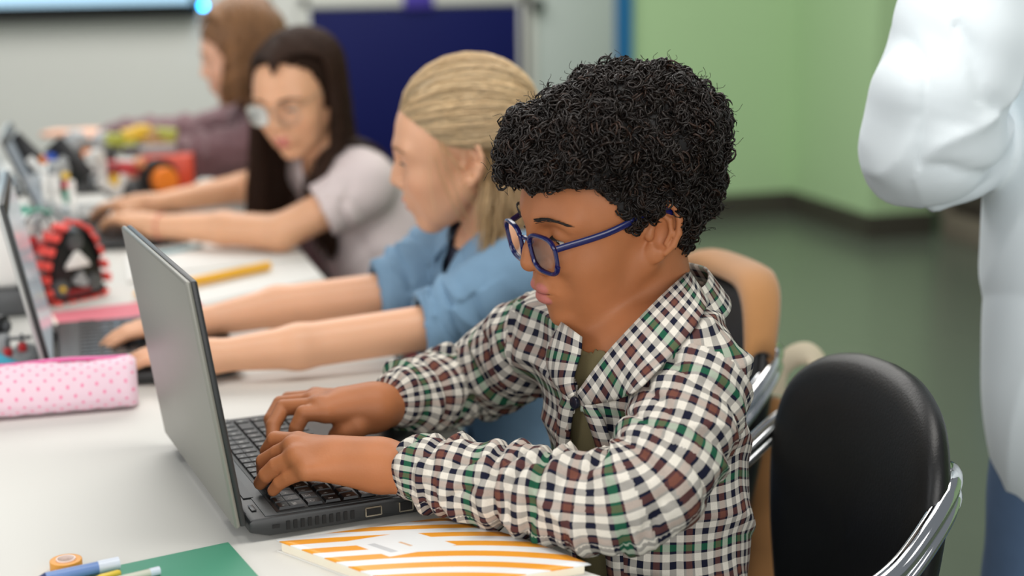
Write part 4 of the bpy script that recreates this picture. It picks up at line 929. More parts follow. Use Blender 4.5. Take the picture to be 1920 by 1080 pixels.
rad_n = np.interp(cvn[3]/cvn[3][-1], [0, 0.25, 0.5, 0.75, 0.93, 1.0], [0.052, 0.052, 0.046, 0.037, 0.033, 0.0325]); rad_f = np.interp(cvf[3]/cvf[3][-1], [0, 0.25, 0.5, 0.75, 0.93, 1.0], [0.052, 0.051, 0.047, 0.039, 0.035, 0.034])
for cv, rd in ((cvn, rad_n), (cvf, rad_f)):
    for i in range(0, 63, 7): sh.cap(cv[0][i], cv[0][min(i+7, 69)], rd[i], rd[min(i+7, 69)], 0.012)
V, F = sh.mesh(0.0028)

tn, an, rn, ln_ = curve_coords(V, cvn); tf, af, rf, lf_ = curve_coords(V, cvf)
tor = Sdf(); boy_torso(tor, 0.013); dT = tor.ev(V)
isn = (dT > 0.006) & (rn < 0.085) & (tn > 0.0); isf = (dT > 0.006) & (rf < 0.085) & (tf > 0.0) & ~isn; isn &= (np.abs(rn-np.interp(tn, cvn[3], rad_n)) <= np.abs(rf-np.interp(tf, cvf[3], rad_f))+0.03)
N_ = vnormals(V, F); dsp = np.zeros(len(V))
for msk, t_, a_, cv in ((isn, tn, an, cvn), (isf, tf, af, cvf)):
    Lc = cv[3][-1]; s = t_/Lc
    amp = 0.0032+0.0046*np.exp(-((s-0.50)/0.13)**2)+0.0028*np.exp(-((s-0.93)/0.09)**2)+0.0020*np.exp(-((s-0.12)/0.12)**2)
    x = t_/0.024*math.pi+1.8*np.sin(a_+1.0)+1.1*np.sin(2*a_+t_*35)+2.0*noise3(V, 20, 3)
    rid = 1.3-2.6*np.abs(np.sin(x*0.5))**0.8
    y = a_*3+t_*30+1.5*noise3(V, 18, 5)
    dd = amp*(0.55*rid*(0.65+0.35*noise3(V, 14, 4))+0.35*np.sin(y)-1.5*crease(x*0.62+a_+1.2*noise3(V, 26, 8))+0.9*crease(x*0.45-a_*1.0+2.0+1.4*noise3(V, 20, 2))); 
    for fc, ph in ((0.60, 0.0), (0.70, 1.2), (0.83, 2.4)): u_c = t_-fc*Lc-0.010*np.sin(a_+ph)-0.004*noise3(V, 30, 4); dd += 0.0042*np.exp(-((u_c-0.011)/0.008)**2)-0.0065*np.exp(-(u_c/0.0045)**2)+0.0030*np.exp(-((u_c+0.012)/0.009)**2)
    dd = np.clip(dd, np.where(s > 0.82, -0.0022, -0.0064), 0.010); cuff = np.clip((Lc-t_-0.004)/0.012, 0, 1)
    dsp += np.where(msk, dd*(0.35+0.65*cuff), 0)
tm = ~(isn | isf)
dsp += np.where(tm, 0.0040*noise3(V, (26, 26, 11), 6)+0.0040*(1-2*np.abs(np.sin(V[:, 2]*38+((V-B_nk)@tx)*22+2.2*noise3(V, (14, 14, 8), 7)))), 0)
dsp = np.where(tm, np.clip(dsp-0.003*crease(V[:, 2]*30+((V-B_nk)@tx)*34+1.8*noise3(V, (18, 18, 9), 9)), -0.0050, 0.009), dsp)
V = V+N_*dsp[:, None]
V = smoothv(V, F, 1, 0.25)
ctr = V[F].mean(1)
lat = (ctr-B_nk)@(-tx); dep = (ctr-B_nk)@tfw; zz = ctr[:, 2]
wid = np.interp(zz, [0.5, 0.80, 0.845, 0.862, 0.90, 0.94, 0.96], [0.030, 0.024, 0.012, 0.003, 0.022, 0.044, 0.052])
c0 = np.interp(zz, [0.5, 0.80, 0.86, 0.95], [0.018, 0.014, 0.010, 0.0])
wnr = np.interp(zz, [0.855, 0.865, 0.90, 0.94, 0.96], [0.0, 0.004, 0.032, 0.050, 0.056])
opening = (lat-c0 > -wid) & (lat-c0 < np.maximum(wid, wnr)) & (dep > 0.012)
neck = np.linalg.norm((ctr-(B_nk+np.array((-0.004, 0, 0.022)))), axis=1) < 0.066
fn = isn[F].all(1); ff_ = isf[F].all(1)
cuffcut = (ln_[F].all(1) & fn) | (lf_[F].all(1) & ff_)
keep = ~(opening & ~fn & ~ff_) & ~neck & ~cuffcut
F = F[keep]; fn = fn[keep]; ff_ = ff_[keep]
thT = np.arctan2((V-B_nk)@(-tx), (V-np.array((0.17, -0.2, 0)))@tfw); rT = np.sqrt(((V-B_nk)@tx)**2+((V-np.array((0.17, -0.2, 0)))@tfw)**2)
uvT = np.stack([ang_u(thT[F], 0.125), V[F][:, :, 2]+0.9*np.maximum(0, 0.11-rT[F])], -1)
uvN = np.stack([ang_u(an[F], 0.048), tn[F]], -1); uvF = np.stack([ang_u(af[F], 0.047), tf[F]], -1)
UVc = np.where(fn[:, None, None], uvN, np.where(ff_[:, None, None], uvF, uvT)).reshape(-1, 2)
Fo = F; Vc, Fc, _ = compact(V, F)
o = npmesh('checked_shirt', Vc, Fc, M_check, boy, uv=UVc); md = o.modifiers.new('s', 'SOLIDIFY'); md.thickness = 0.0024; md.offset = -1
# collar and front bands, laid on the shirt surface
def onshirt(P, lift, it=6):
    P = np.array(P, float)
    for _ in range(it):
        d = sh.ev(P); e = 1e-4; G = np.stack([(sh.ev(P+np.eye(3)[i]*e)-d)/e for i in range(3)], 1); G /= np.linalg.norm(G, axis=1, keepdims=True)+1e-9; P = P-G*(d-lift)[:, None]*0.9
    return P
def ribbon(cen, wvec, wd, name, m, parent, lift=0.006, nw=8, uoff=0.0, lay=True, thick=0.0024):
    cen = catmull(cen, 8); n = len(cen); wv = catmull(wvec, 8); wd = np.interp(np.linspace(0, 1, n), np.linspace(0, 1, len(wd)), wd); G = []; UVg = []; s = np.concatenate([[0], np.cumsum(np.linalg.norm(np.diff(cen, axis=0), axis=1))])
    for i in range(n):
        for j in range(nw+1): G.append(cen[i]+unit(wv[i])*wd[i]*(j/nw-0.5)); UVg.append((wd[i]*(j/nw-0.5)+uoff, s[i]))
    G = np.array(G)
    if lay:
        L_ = lift+0.003*np.sin(np.linspace(0, 1, nw+1)*math.pi)[None, :].repeat(n, 0).ravel(); P0 = G.copy()
        for _ in range(4):
            d = sh.ev(G); e = 1e-4; Gd = np.stack([(sh.ev(G+np.eye(3)[i]*e)-d)/e for i in range(3)], 1); Gd /= np.linalg.norm(Gd, axis=1, keepdims=True)+1e-9; G = G-Gd*(d-L_)[:, None]
    Fq = []; uvq = []
    for i in range(n-1):
        for j in range(nw):
            f = [i*(nw+1)+j, i*(nw+1)+j+1, (i+1)*(nw+1)+j+1, (i+1)*(nw+1)+j]; Fq.append(f); uvq += [UVg[k] for k in f]
    o = npmesh(name, G, np.array(Fq), m, parent, uv=np.array(uvq)); md = o.modifiers.new('s', 'SOLIDIFY'); md.thickness = thick; md.offset = 0; return o
nkc = B_nk+np.array((-0.004, 0, 0.0))
def nkp(w, r, z, dx=0.0): return nkc+trot@np.array((r*math.cos(w)+dx, -r*math.sin(w), z))
cen = []; wv = []
for w, r, z in ((1.05, 0.080, 0.004), (1.4, 0.075, 0.020), (2.0, 0.070, 0.030), (2.7, 0.068, 0.036), (3.14, 0.068, 0.037), (3.6, 0.068, 0.036), (4.3, 0.070, 0.030), (4.9, 0.075, 0.020), (5.25, 0.080, 0.004)):
    cen.append(nkp(w, r, z)); wv.append(nkp(w, r+0.30, z-0.40)-nkp(w, r, z))
ribbon(cen, wv, [0.040, 0.040, 0.038, 0.038, 0.038, 0.040, 0.040], 'collar', M_check, boy, lay=False)
def trace(px, py, lift):
    P = np.array([at(x, y, d=1.25) for x, y in zip(px, py)]); D = np.array([unit(p-CAM_C) for p in P])
    for _ in range(40): P = P+D*np.clip(sh.ev(P)-lift, -0.02, 0.02)[:, None]*0.8
    return P
def lapel(inner, outer, lift, uo):
    """a flap lying on the shirt between two edges"""
    ci = catmull([np.array((x, y, 0.0)) for x, y in inner], 6); co = catmull([np.array((x, y, 0.0)) for x, y in outer], 6); nw = 8; G = np.array([ci[i]+(co[i]-ci[i])*j/nw for i in range(len(ci)) for j in range(nw+1)])
    lf = np.array([lift+0.0035*math.sin(math.pi*j/nw) for i in range(len(ci)) for j in range(nw+1)]); P = trace(G[:, 0], G[:, 1], lf); P3 = P.reshape(len(ci), nw+1, 3)
    sL = np.concatenate([[0], np.cumsum(np.linalg.norm(np.diff(P3[:, nw//2], axis=0), axis=1))]); Fq = []; uvq = []
    for i in range(len(ci)-1):
        for j in range(nw):
            f = [i*(nw+1)+j, i*(nw+1)+j+1, (i+1)*(nw+1)+j+1, (i+1)*(nw+1)+j]; Fq.append(f)
            for k in f: a, b2 = divmod(k, nw+1); uvq.append((np.linalg.norm(P3[a, b2]-P3[a, 0])+uo, sL[a]))
    o = npmesh('lapel', P, np.array(Fq), M_check, boy, uv=np.array(uvq)); md = o.modifiers.new('s', 'SOLIDIFY'); md.thickness = 0.0026; md.offset = 0
lapel([(1292, 508), (1240, 556), (1185, 612), (1132, 670), (1082, 738)], [(1330, 566), (1300, 618), (1245, 680), (1180, 740), (1098, 760)], 0.005, 0.003)
lapel([(1092, 632), (1089, 662), (1082, 686), (1076, 714), (1080, 738)], [(1054, 604), (1032, 644), (1026, 680), (1040, 718), (1068, 748)], 0.005, 0.012)
st = []; sv = []
for w in np.linspace(1.0, 5.28, 15): st.append(nkp(w, 0.060, 0.020-0.048*max(0, math.cos(w))**1.5)); sv.append(np.array((0, 0, -1.0)))
ribbon(st, sv, [0.030]*5, 'collar_stand', M_check, boy, lay=False)
fl = lambda lt, z, dp=0.15: B_nk+np.array((0, 0, z-B_nk[2]))-tx*lt+tfw*dp
for sg, off, nm_ in ((1, 0.012, 'front_band'), (-1, -0.012, 'front_band')):
    cs = []; zs = (0.880, 0.862, 0.845, 0.80, 0.74, 0.66)
    for z in zs:
        wdt = np.interp(z, [0.5, 0.80, 0.845, 0.862, 0.90], [0.030, 0.024, 0.012, 0.003, 0.022]); c_ = np.interp(z, [0.5, 0.80, 0.86, 0.95], [0.018, 0.014, 0.010, 0.0]); cs.append(fl(c_+sg*(wdt+0.009), z, 0.10))
    ribbon(cs, [-tx]*len(zs), [0.022]*3, nm_, M_check, boy, lift=0.003, nw=4)
bt = onshirt([fl(0.010, 0.861, 0.10)], 0.008)[0]
MB().cyl(bt-tfw*0.002, bt+tfw*0.0025, 0.0062, 20).build('button', mat('button_navy', lin(24, 26, 40), 0.3), boy, bevel=0.001)
# glasses
M_frame = mat('frame_navy', lin(14, 22, 84), 0.22, spec=0.6)
gl_m = bpy.data.materials.new('lens_glass'); gl_m.use_nodes = True; nt = gl_m.node_tree; bs = nt.nodes['Principled BSDF']
tr_ = nt.nodes.new('ShaderNodeBsdfTransparent'); go = nt.nodes.new('ShaderNodeBsdfGlossy'); go.inputs['Roughness'].default_value = 0.03; fz = nt.nodes.new('ShaderNodeFresnel'); fz.inputs['IOR'].default_value = 1.5; mx = nt.nodes.new('ShaderNodeMixShader')
nt.links.new(fz.outputs[0], mx.inputs[0]); nt.links.new(tr_.outputs[0], mx.inputs[1]); nt.links.new(go.outputs[0], mx.inputs[2]); nt.links.new(mx.outputs[0], nt.nodes['Material Output'].inputs['Surface'])
def glasses(f, parent, cx=0.0965, cz=0.0040, lw=0.0212, lh=0.0185, fm=M_frame, rr=0.0022, cy=0.0310, tilt=0.02, wrap=0.13, metal=False):
    gm = MB(); lens = []
    for sg in (1, -1):
        pts = []
        for j in range(36):
            w = 2*math.pi*j/36; cxx = math.copysign(abs(math.cos(w))**0.62, math.cos(w)); szz = math.copysign(abs(math.sin(w))**0.70, math.sin(w))
            y = sg*(cy+lw*cxx*(1.0+0.05*szz)); z = cz+lh*szz-0.0015*sg*0; yy = abs(y); x = cx-wrap*(yy-0.012)-tilt*-(z-cz)
            pts.append(np.array((x, y, z)))
        lens.append(pts); P_ = [f.w(p) for p in pts]
        gm.tube(P_+[P_[0], P_[1]], rr*f.s, 8, flat=1.25)
    br = [np.array((cx-0.0012, s, cz+lh*0.42+0.002*(1-(s/0.011)**2))) for s in np.linspace(-0.0105, 0.0105, 7)]
    gm.tube([f.w(p) for p in br], rr*1.1*f.s, 8)
    fr_ = gm.build('glasses', fm, parent, label='navy blue plastic frame' if not metal else 'thin pale wire frame')
    for pts in lens:
        c = sum(pts)/len(pts); n = len(pts); Vv = [f.w(p) for p in pts]+[f.w(c+np.array((0.0008, 0, 0)))]
        npmesh('lens', Vv, [[i, (i+1) % n, n] for i in range(n)], gl_m, fr_)
    for sg in (1, -1):
        hx = cx-wrap*(cy+lw-0.012); a = np.array((hx-0.001, sg*(cy+lw+0.002), cz+lh*0.55)); tp_ = catmull([a, np.array((0.045, sg*0.0705, cz+lh*0.62+0.004)), np.array((0.0, sg*0.0735, 0.026)), np.array((-0.022, sg*0.0715, 0.022)), np.array((-0.040, sg*0.069, 0.004))], 6)
        MB().tube([f.w(p) for p in tp_], (0.0034 if not metal else 0.001)*f.s, 8, flat=0.45, up=tuple(f.R[:, 2])).build('temple', fm, fr_)
glasses(bf, boy)
# hair: dark core and thousands of ringlets
def hair_ok(Lp):
    x, y, z = Lp[:, 0], np.abs(Lp[:, 1]), Lp[:, 2]
    line = np.interp(x, [-0.12, -0.05, -0.036, -0.026, -0.012, -0.002, 0.012, 0.018, 0.030, 0.045, 0.062, 0.085, 0.13], [-0.045, -0.045, -0.035, 0.034, 0.030, 0.012, 0.004, 0.010, 0.036, 0.060, 0.066, 0.066, 0.068])
    return z > line
hs = Sdf(); E = lambda c, r, kk=0.02: hs.ell(bf.w(c), np.array(r)*bf.s, kk, bf.R)
E((-0.016, 0, 0.060), (0.104, 0.088, 0.080)); E((0.044, 0, 0.078), (0.064, 0.070, 0.042), 0.03); E((-0.042, 0, 0.084), (0.076, 0.078, 0.056), 0.03); E((0.012, 0, 0.092), (0.070, 0.070, 0.044), 0.03); E((-0.048, 0, 0.015), (0.048, 0.068, 0.055), 0.03)
V, F = hs.mesh(0.0035); N_ = vnormals(V, F); V = V-N_*0.006+N_*(0.004*noise3(V, 70, 1))[:, None]; Lp = bf.L(V); keepf = hair_ok(Lp)[F].all(1); Vc, Fc, _ = compact(V, F[keepf])
M_curl = hair_mat('curl_black', lin(22, 18, 16), 0.42, spec=0.3)
hr = npmesh('hair', Vc, Fc, mat('hair_core', lin(14, 11, 10), 0.7), boy)
md = hr.modifiers.new('s', 'SOLIDIFY'); md.thickness = 0.01; md.offset = -1
sel = np.flatnonzero(hair_ok(bf.L(V+N_*0.004)-np.array((0, 0, 0.004)))); NC = 7000; idx = RNG.choice(sel, NC); base = V[idx]+N_[idx]*(RNG.uniform(-0.003, 0.006, (NC, 1))+0.0045*noise3(V[idx], 95, 2)[:, None]); nn = N_[idx]
K = 18; t = np.linspace(0, 1, K)[None, :, None]; turns = RNG.uniform(1.1, 2.3, (NC, 1, 1)); rad = RNG.uniform(0.0032, 0.0074, (NC, 1, 1)); ax = nn*0.6+RNG.normal(size=(NC, 3))*0.7; ax /= np.linalg.norm(ax, axis=1, keepdims=True); a1 = np.cross(ax, RNG.normal(size=(NC, 3))); a1 /= np.linalg.norm(a1, axis=1, keepdims=True); a2 = np.cross(ax, a1)
ph = 2*math.pi*turns*t+RNG.uniform(0, 6.28, (NC, 1, 1)); grow = 0.7+0.5*t
P = base[:, None]+(a1[:, None]*np.cos(ph)+a2[:, None]*np.sin(ph))*rad*grow+ax[:, None]*(t-0.5)*RNG.uniform(0.003, 0.012, (NC, 1, 1))
g_ = RNG.uniform(0.6, 1.7, (NC, 1)); cc = np.array(lin(26, 20, 17)[:3])*g_; cc[RNG.random(NC) < 0.12] *= np.array((2.0, 1.5, 1.2))
strands('curls', P, np.array([[0.00108]*(K-3)+[0.0009, 0.0006, 0.0002]]), M_curl, hr, 4, np.clip(cc, 0, 1))
# loose fine flyaway hairs
NF = 420; idx = RNG.choice(sel, NF); nn = N_[idx]; base = V[idx]; K = 14; t = np.linspace(0, 1, K)[None, :, None]; a1 = np.cross(nn, RNG.normal(size=(NF, 3))); a1 /= np.linalg.norm(a1, axis=1, keepdims=True); a2 = np.cross(nn, a1); ph = t*RNG.uniform(4, 11, (NF, 1, 1))
P = base[:, None]+nn[:, None]*t*RNG.uniform(0.010, 0.024, (NF, 1, 1))+(a1[:, None]*np.sin(ph)+a2[:, None]*(1-np.cos(ph)))*RNG.uniform(0.002, 0.005, (NF, 1, 1))
strands('flyaway_hairs', P, 0.00028, M_curl, hr, 3, np.tile(np.array(lin(30, 24, 20)[:3]), (NF, 1)))
# legs and shoes
def legs(parent, hip, knees, ankles, m, r=0.062, shoe=None, h=0.006):
    L_ = Sdf(); hip = np.asarray(hip, float)
    for kn, an_ in zip(knees, ankles): L_.cap(hip+(np.asarray(kn)-hip)*0.12, kn, r*1.12, r*0.86, 0.04); L_.cap(kn, an_, r*0.86, r*0.62, 0.03)
    L_.ell(hip, (r*1.9, r*2.1, r*1.35), 0.04); V, F = L_.mesh(h); V = V+vnormals(V, F)*(0.003*noise3(V, 30, 2))[:, None]; npmesh('trousers', V, F, m, parent)
    for an_ in ankles:
        s = Sdf(); a = np.asarray(an_, float); s.ell((a[0]-0.045, a[1], 0.036), (0.105, 0.040, 0.034), 0.02); s.cap((a[0], a[1], 0.05), (a[0], a[1], 0.10), 0.036, 0.036, 0.02); V, F = s.mesh(0.006); V[:, 2] = np.maximum(V[:, 2], 0.003); npmesh('shoe', V, F, shoe or mat('shoe_white', lin(200, 200, 198), 0.6), parent)
legs(boy, (0.22, -0.20, 0.545), [(-0.14, -0.29, 0.53), (-0.15, -0.10, 0.53)], [(-0.12, -0.29, 0.10), (-0.16, -0.11, 0.10)], mat('dark_trousers', lin(40, 38, 36), 0.8), 0.062)

# ------------------------------------------------------------------ shared builders for the other people
def garment(parent, name, torso, arms, h, m, neck_c, neck_r, wr=0.0022, cut=None, thick=0.003, seed=3, fold=0.024, hem=None, tw=1.0):
    """torso(S) adds body primitives; arms: list of (curve, radii); sleeves end open at the curve's end"""
    S_ = Sdf(); torso(S_)
    for cv, rd in arms:
        for i in range(0, 63, 7): S_.cap(cv[0][i], cv[0][min(i+7, 69)], rd[i], rd[min(i+7, 69)], 0.014)
    V, F = S_.mesh(h); N_ = vnormals(V, F); T_ = Sdf(); torso(T_); dT = T_.ev(V); dsp = np.zeros(len(V)); arm = np.zeros(len(V)); endc = np.zeros(len(V), bool)
    for cv, rd in arms:
        t_, a_, r_, l_ = curve_coords(V, cv); rad = np.interp(t_, cv[3], rd); ms = np.clip((dT-0.002)/0.03, 0, 1)*np.clip((0.06-np.abs(r_-rad))/0.03, 0, 1)*np.clip(t_/0.04, 0, 1)*(1-arm); arm = arm+ms; endc |= l_ & (dT > 0.004) & (r_ < rad+0.02)
        x = t_/fold*math.pi+1.5*np.sin(a_+seed)+0.9*np.sin(2*a_+t_*30)+1.7*noise3(V, 20, seed)
        s = t_/cv[3][-1]; amp = wr*(0.7+0.9*np.exp(-((s-0.6)/0.25)**2)); dsp += ms*(amp*np.clip(0.35*np.sin(x)-1.7*crease(x*0.5+a_*0.9+1.3*noise3(V, 0.5/fold, seed+1))+1.5*crease(x*0.36-a_*1.1+2.0+1.3*noise3(V, 0.4/fold, seed+4)), -1.2, 1.9))
    dsp += (1-arm)*(wr*tw*np.clip(0.6*noise3(V, (16, 16, 7), seed+2)-1.6*crease(V[:, 2]*16+V[:, 0]*14+1.8*noise3(V, (9, 9, 5), seed))+1.3*crease(V[:, 2]*12-V[:, 0]*15+V[:, 1]*9+2.0*noise3(V, (8, 8, 5), seed+3)), -1.7, 2.0))
    V = smoothv(V+N_*dsp[:, None], F, 1, 0.3); ctr = V[F].mean(1); keep = ~(endc[F].all(1)) & (np.linalg.norm(ctr-np.asarray(neck_c), axis=1) > neck_r)
    if cut is not None: keep &= ~cut(ctr)
    if hem is not None: keep &= ctr[:, 2] > hem
    Vc, Fc, _ = compact(V, F[keep])
    if hem is not None: lowv = Vc[:, 2] < hem+h*1.2; Vc[lowv, 2] = hem+0.012*np.sin(Vc[lowv, 0]*22)
    o = npmesh(name, Vc, Fc, m, parent); md = o.modifiers.new('s', 'SOLIDIFY'); md.thickness = thick; md.offset = -1
    return o, S_
def skin(parent, S_, h, col, f=None, lipcol=None, rough=0.45):
    V, F = S_.mesh(h); V = smoothv(V, F, 1, 0.3); cols = np.tile(np.array(lin(*col)[:3]), (len(V), 1))
    if f is not None:
        Lh = f.L(V); near = (Lh[:, 0] > 0.05) & (np.abs(Lh[:, 1]) < 0.03) & (Lh[:, 2] < -0.03) & (Lh[:, 2] > -0.06); ld = np.full(len(V), 1.0)
        for op in S_.ops:
            if op[5] == 'lip': ld[near] = np.minimum(ld[near], op[0](*V[near].T.astype(np.float32)))
        m_ = np.clip((0.0014-ld)/0.0012, 0, 1)[:, None]; cols = cols*(1-m_)+np.array(lin(*lipcol)[:3])*m_
        ck = np.exp(-(((Lh[:, 0]-0.06)/0.025)**2+((np.abs(Lh[:, 1])-0.042)/0.02)**2+((Lh[:, 2]+0.018)/0.02)**2))[:, None]*0.35; cols = cols*(1-ck)+cols*np.array((1.03, 0.82, 0.78))*ck
    cols *= (1+0.03*noise3(V, 50, 1))[:, None]
    return npmesh('body', V, F, mat('skin_%d_%d_%d' % col, (1, 1, 1, 1), rough, attr='Tint', sss=0.12), parent, cols=np.clip(cols, 0, 1))
def neckcol(f, nk): return f.w((-0.024, 0, -0.02)), np.asarray(nk, float)
def torso_fn(nk, sn, sf, chest, belly, rx, ry, o):
    nk, sn, sf = map(lambda a: np.asarray(a, float), (nk, sn, sf)); t = unit(sf-sn); fw = unit(np.cross((0, 0, 1.0), -t)); fw = fw if fw[0] < 0 else -fw; rot = np.stack([fw, -t, np.array((0, 0, 1.0))], 1)
    def g(S_, o=o):
        S_.ell(chest, (rx+o, ry+o, 0.125+o), 0.04, rot); S_.ell(belly, (rx*1.02+o, ry*0.92+o, 0.19), 0.06, rot); S_.cap(sn+t*0.03, sf-t*0.03, 0.038+o, 0.038+o, 0.05)
        for q in (sn+t*0.025, sf-t*0.025): S_.cap(nk+np.array((0.008, 0, -0.014)), q, 0.032+o, 0.036+o, 0.03)
    return g, t, fw, rot
def sweep_collar(parent, nk, rot, m, r0=0.060, wd=0.040, zback=0.034, open_=0.45, drop=0.05, thick=0.004):
    c = []; wv = []
    for w in np.linspace(open_, 2*math.pi-open_, 15):
        fr = max(0.0, math.cos(w)); c.append(nk+rot@np.array(((r0+0.022*fr+0.010)*math.cos(w), -(r0+0.012)*math.sin(w), zback-0.012-drop*fr**1.2))); q = rot@np.array((math.cos(w)*0.45, -math.sin(w)*0.45, -1.0+0.55*fr)); wv.append(q)
    n = len(c); cen = catmull(c, 5); wvv = catmull(wv, 5); V = []; F = []; nw = 6
    for i in range(len(cen)):
        for j in range(nw+1): V.append(cen[i]+unit(wvv[i])*wd*(j/nw-0.35))
    for i in range(len(cen)-1):
        for j in range(nw): a = i*(nw+1)+j; F.append([a, a+1, a+nw+2, a+nw+1])
    o = npmesh('collar', V, np.array(F), m, parent); md = o.modifiers.new('s', 'SOLIDIFY'); md.thickness = thick; md.offset = 0; return o
def cuff(parent, cv, rd, ln, m, name='rolled_cuff', grow=0.006):
    C_, T, A, q = cv; idx = [i for i in range(70) if q[i] > q[-1]-ln]; V = []; F = []; n = 28; prof = [(idx[0], 0.0), (idx[0], grow), (idx[len(idx)//3], grow*1.25), (idx[2*len(idx)//3], grow*1.2), (69, grow), (69, 0.0), (69, -0.006)]
    for i, g in prof:
        Bn = np.cross(T[i], A[i])
        for j in range(n):
            w = 2*math.pi*j/n; V.append(C_[i]+(A[i]*math.cos(w)+Bn*math.sin(w))*(rd[i]+g+0.0016*math.sin(3*w+i)))
    for i in range(len(prof)-1):
        for j in range(n): F.append([i*n+j, i*n+(j+1) % n, (i+1)*n+(j+1) % n, (i+1)*n+j])
    return npmesh(name, V, F, m, parent)
def hair_cap(parent, f, parts, okf, m, h=0.004, name='hair', sink=0.0):
    hs = Sdf()
    for c, r in parts: hs.ell(f.w(c), np.array(r)*f.s, 0.02, f.R)
    V, F = hs.mesh(h); kf = okf(f.L(V))[F].all(1); Vc, Fc, _ = compact(V, F[kf]); o = npmesh(name, Vc, Fc, m, parent); md = o.modifiers.new('s', 'SOLIDIFY'); md.thickness = 0.008; md.offset = -1; return o
def tinted(base, n, lo=0.7, hi=1.25): return np.clip(np.array(lin(*base)[:3])*RNG.uniform(lo, hi, (n, 1)), 0, 1)

# ------------------------------------------------------------------ the blonde girl
gl1 = thing('person', 'blonde girl in a blue denim shirt with tied-back hair, typing beside the boy', 'person', (0.22, 0.44, 0.47))
f1 = Frame((0.110, 0.420, 1.022), 160, 11, -4, 1.05)
nk1 = np.array((0.160, 0.435, 0.905)); sn1 = np.array((0.165, 0.310, 0.878)); sf1 = np.array((0.140, 0.560, 0.878))
en1 = np.array((0.050, 0.352, 0.803)); wn1 = at(402, 668, z=0.787); ef1 = np.array((0.034, 0.545, 0.812)); wf1 = at(372, 606, z=0.787)
tor1, t1, fw1, rot1 = torso_fn(nk1, sn1, sf1, (0.165, 0.435, 0.800), (0.20, 0.44, 0.63), 0.078, 0.115, 0.0)
s1 = Sdf(); tor1(s1, 0.0); add_head(s1, f1, 1.0, -0.05, 0.0026, 0.92); a, b_ = neckcol(f1, nk1); s1.cap(a, b_-np.array((0, 0, 0.02)), 0.041, 0.045, 0.012)
s1.chain([sn1, en1, at(560, 650, z=0.792), wn1], [0.034, 0.031, 0.030, 0.0205], 0.01); s1.chain([sf1, ef1, at(520, 575, z=0.797), wf1], [0.034, 0.031, 0.030, 0.0205], 0.01)
auto_hand(s1, wn1, at(225, 668, z=0.782)-wn1, (0, 0, 1), (0, 1, 0), fr=0.98, curl=(0.10, 0.30, 0.30)); auto_hand(s1, wf1, at(212, 624, z=0.782)-wf1, (0, 0, 1), (0, -1, 0), fr=0.98, curl=(0.10, 0.30, 0.30))
skin(gl1, s1, 0.0022, (228, 174, 138), f1, (216, 132, 118)); eyes(f1, gl1, None, iris=(0.08, 0.10, 0.12), brow=mat('brow_blonde', lin(170, 130, 92), 0.7))
M_denim = mat('denim_blue', lin(122, 156, 184), 0.85, noise=0.16, nscale=26, bump=0.25, bscale=500)
cv1n = armcurve([sn1, en1, en1+unit(wn1-en1)*0.026], 0.05); cv1f = armcurve([sf1, ef1, ef1+unit(wf1-ef1)*0.030], 0.05)
rd1 = np.interp(np.linspace(0, 1, 70), [0, 0.3, 0.7, 1], [0.054, 0.054, 0.048, 0.045])
ts1 = lambda S_: tor1(S_, 0.014)
_, sd1 = garment(gl1, 'denim_shirt', ts1, [(cv1n, rd1), (cv1f, rd1)], 0.0036, M_denim, nk1+np.array((-0.012, 0, 0.016)), 0.066, wr=0.0032, seed=4, cut=lambda c: (np.abs((c-nk1)@(-t1)) < np.interp(c[:, 2], [0.6, 0.84, 0.94], [0.004, 0.012, 0.038])) & ((c-nk1)@fw1 > 0.02))
for cv in (cv1n, cv1f): cuff(gl1, cv, rd1, 0.042, M_denim)
sweep_collar(gl1, nk1, rot1, M_denim)
garment(gl1, 'undershirt', lambda S_: tor1(S_, 0.004), [], 0.006, mat('navy_cotton', lin(34, 38, 58), 0.9), nk1+np.array((-0.012, 0, 0.010)), 0.058, wr=0.001)
legs(gl1, (0.24, 0.44, 0.545), [(-0.13, 0.35, 0.53), (-0.13, 0.53, 0.53)], [(-0.10, 0.35, 0.10), (-0.14, 0.53, 0.10)], mat('jeans_blue', lin(52, 92, 138), 0.85, noise=0.1), 0.060)
def ok1(Lp):
    x, z = Lp[:, 0], Lp[:, 2]; line = np.interp(x, [-0.12, -0.045, -0.034, -0.026, -0.006, 0.012, 0.03, 0.05, 0.065, 0.12], [-0.03, -0.02, -0.015, 0.034, 0.036, 0.030, 0.048, 0.068, 0.082, 0.090]); return z > line
h1 = hair_cap(gl1, f1, [((-0.012, 0, 0.047), (0.0880, 0.0725, 0.0765))], ok1, mat('blonde_core', lin(176, 146, 104), 0.5, noise=0.15, nscale=60))
# strands swept back from the hairline to the tie
N = 5200; K = 12; tie = np.array((-0.102, 0.0, 0.038)); c0 = np.array((-0.012, 0, 0.048)); rr = np.array((0.0890, 0.0730, 0.0775))
u_ = RNG.uniform(-1, 1, N); root = []
for q in u_:
    w = q*2.05; e = RNG.uniform(0, 1)**2.2*0.9      # along the hairline, some deeper
    hx = np.interp(abs(w), [0, 0.5, 1.0, 1.5, 2.05], [0.078, 0.070, 0.050, 0.016, -0.012]); y = math.sin(min(abs(w), 1.57))*math.copysign(1, w); zz_ = np.interp(abs(w), [0, 0.5, 1.0, 1.5, 2.05], [0.083, 0.080, 0.064, 0.034, 0.022])
    p = np.array((hx, y*0.074, zz_)); p = p*(1-e)+np.array((-0.05, y*0.05, 0.11))*e; root.append(p)
root = np.array(root); d0 = (root-c0)/rr; d0 /= np.linalg.norm(d0, axis=1, keepdims=True); d1 = (tie-c0)/rr; d1 = d1/np.linalg.norm(d1)+RNG.normal(size=(N, 3))*0.05; d1 /= np.linalg.norm(d1, axis=1, keepdims=True)
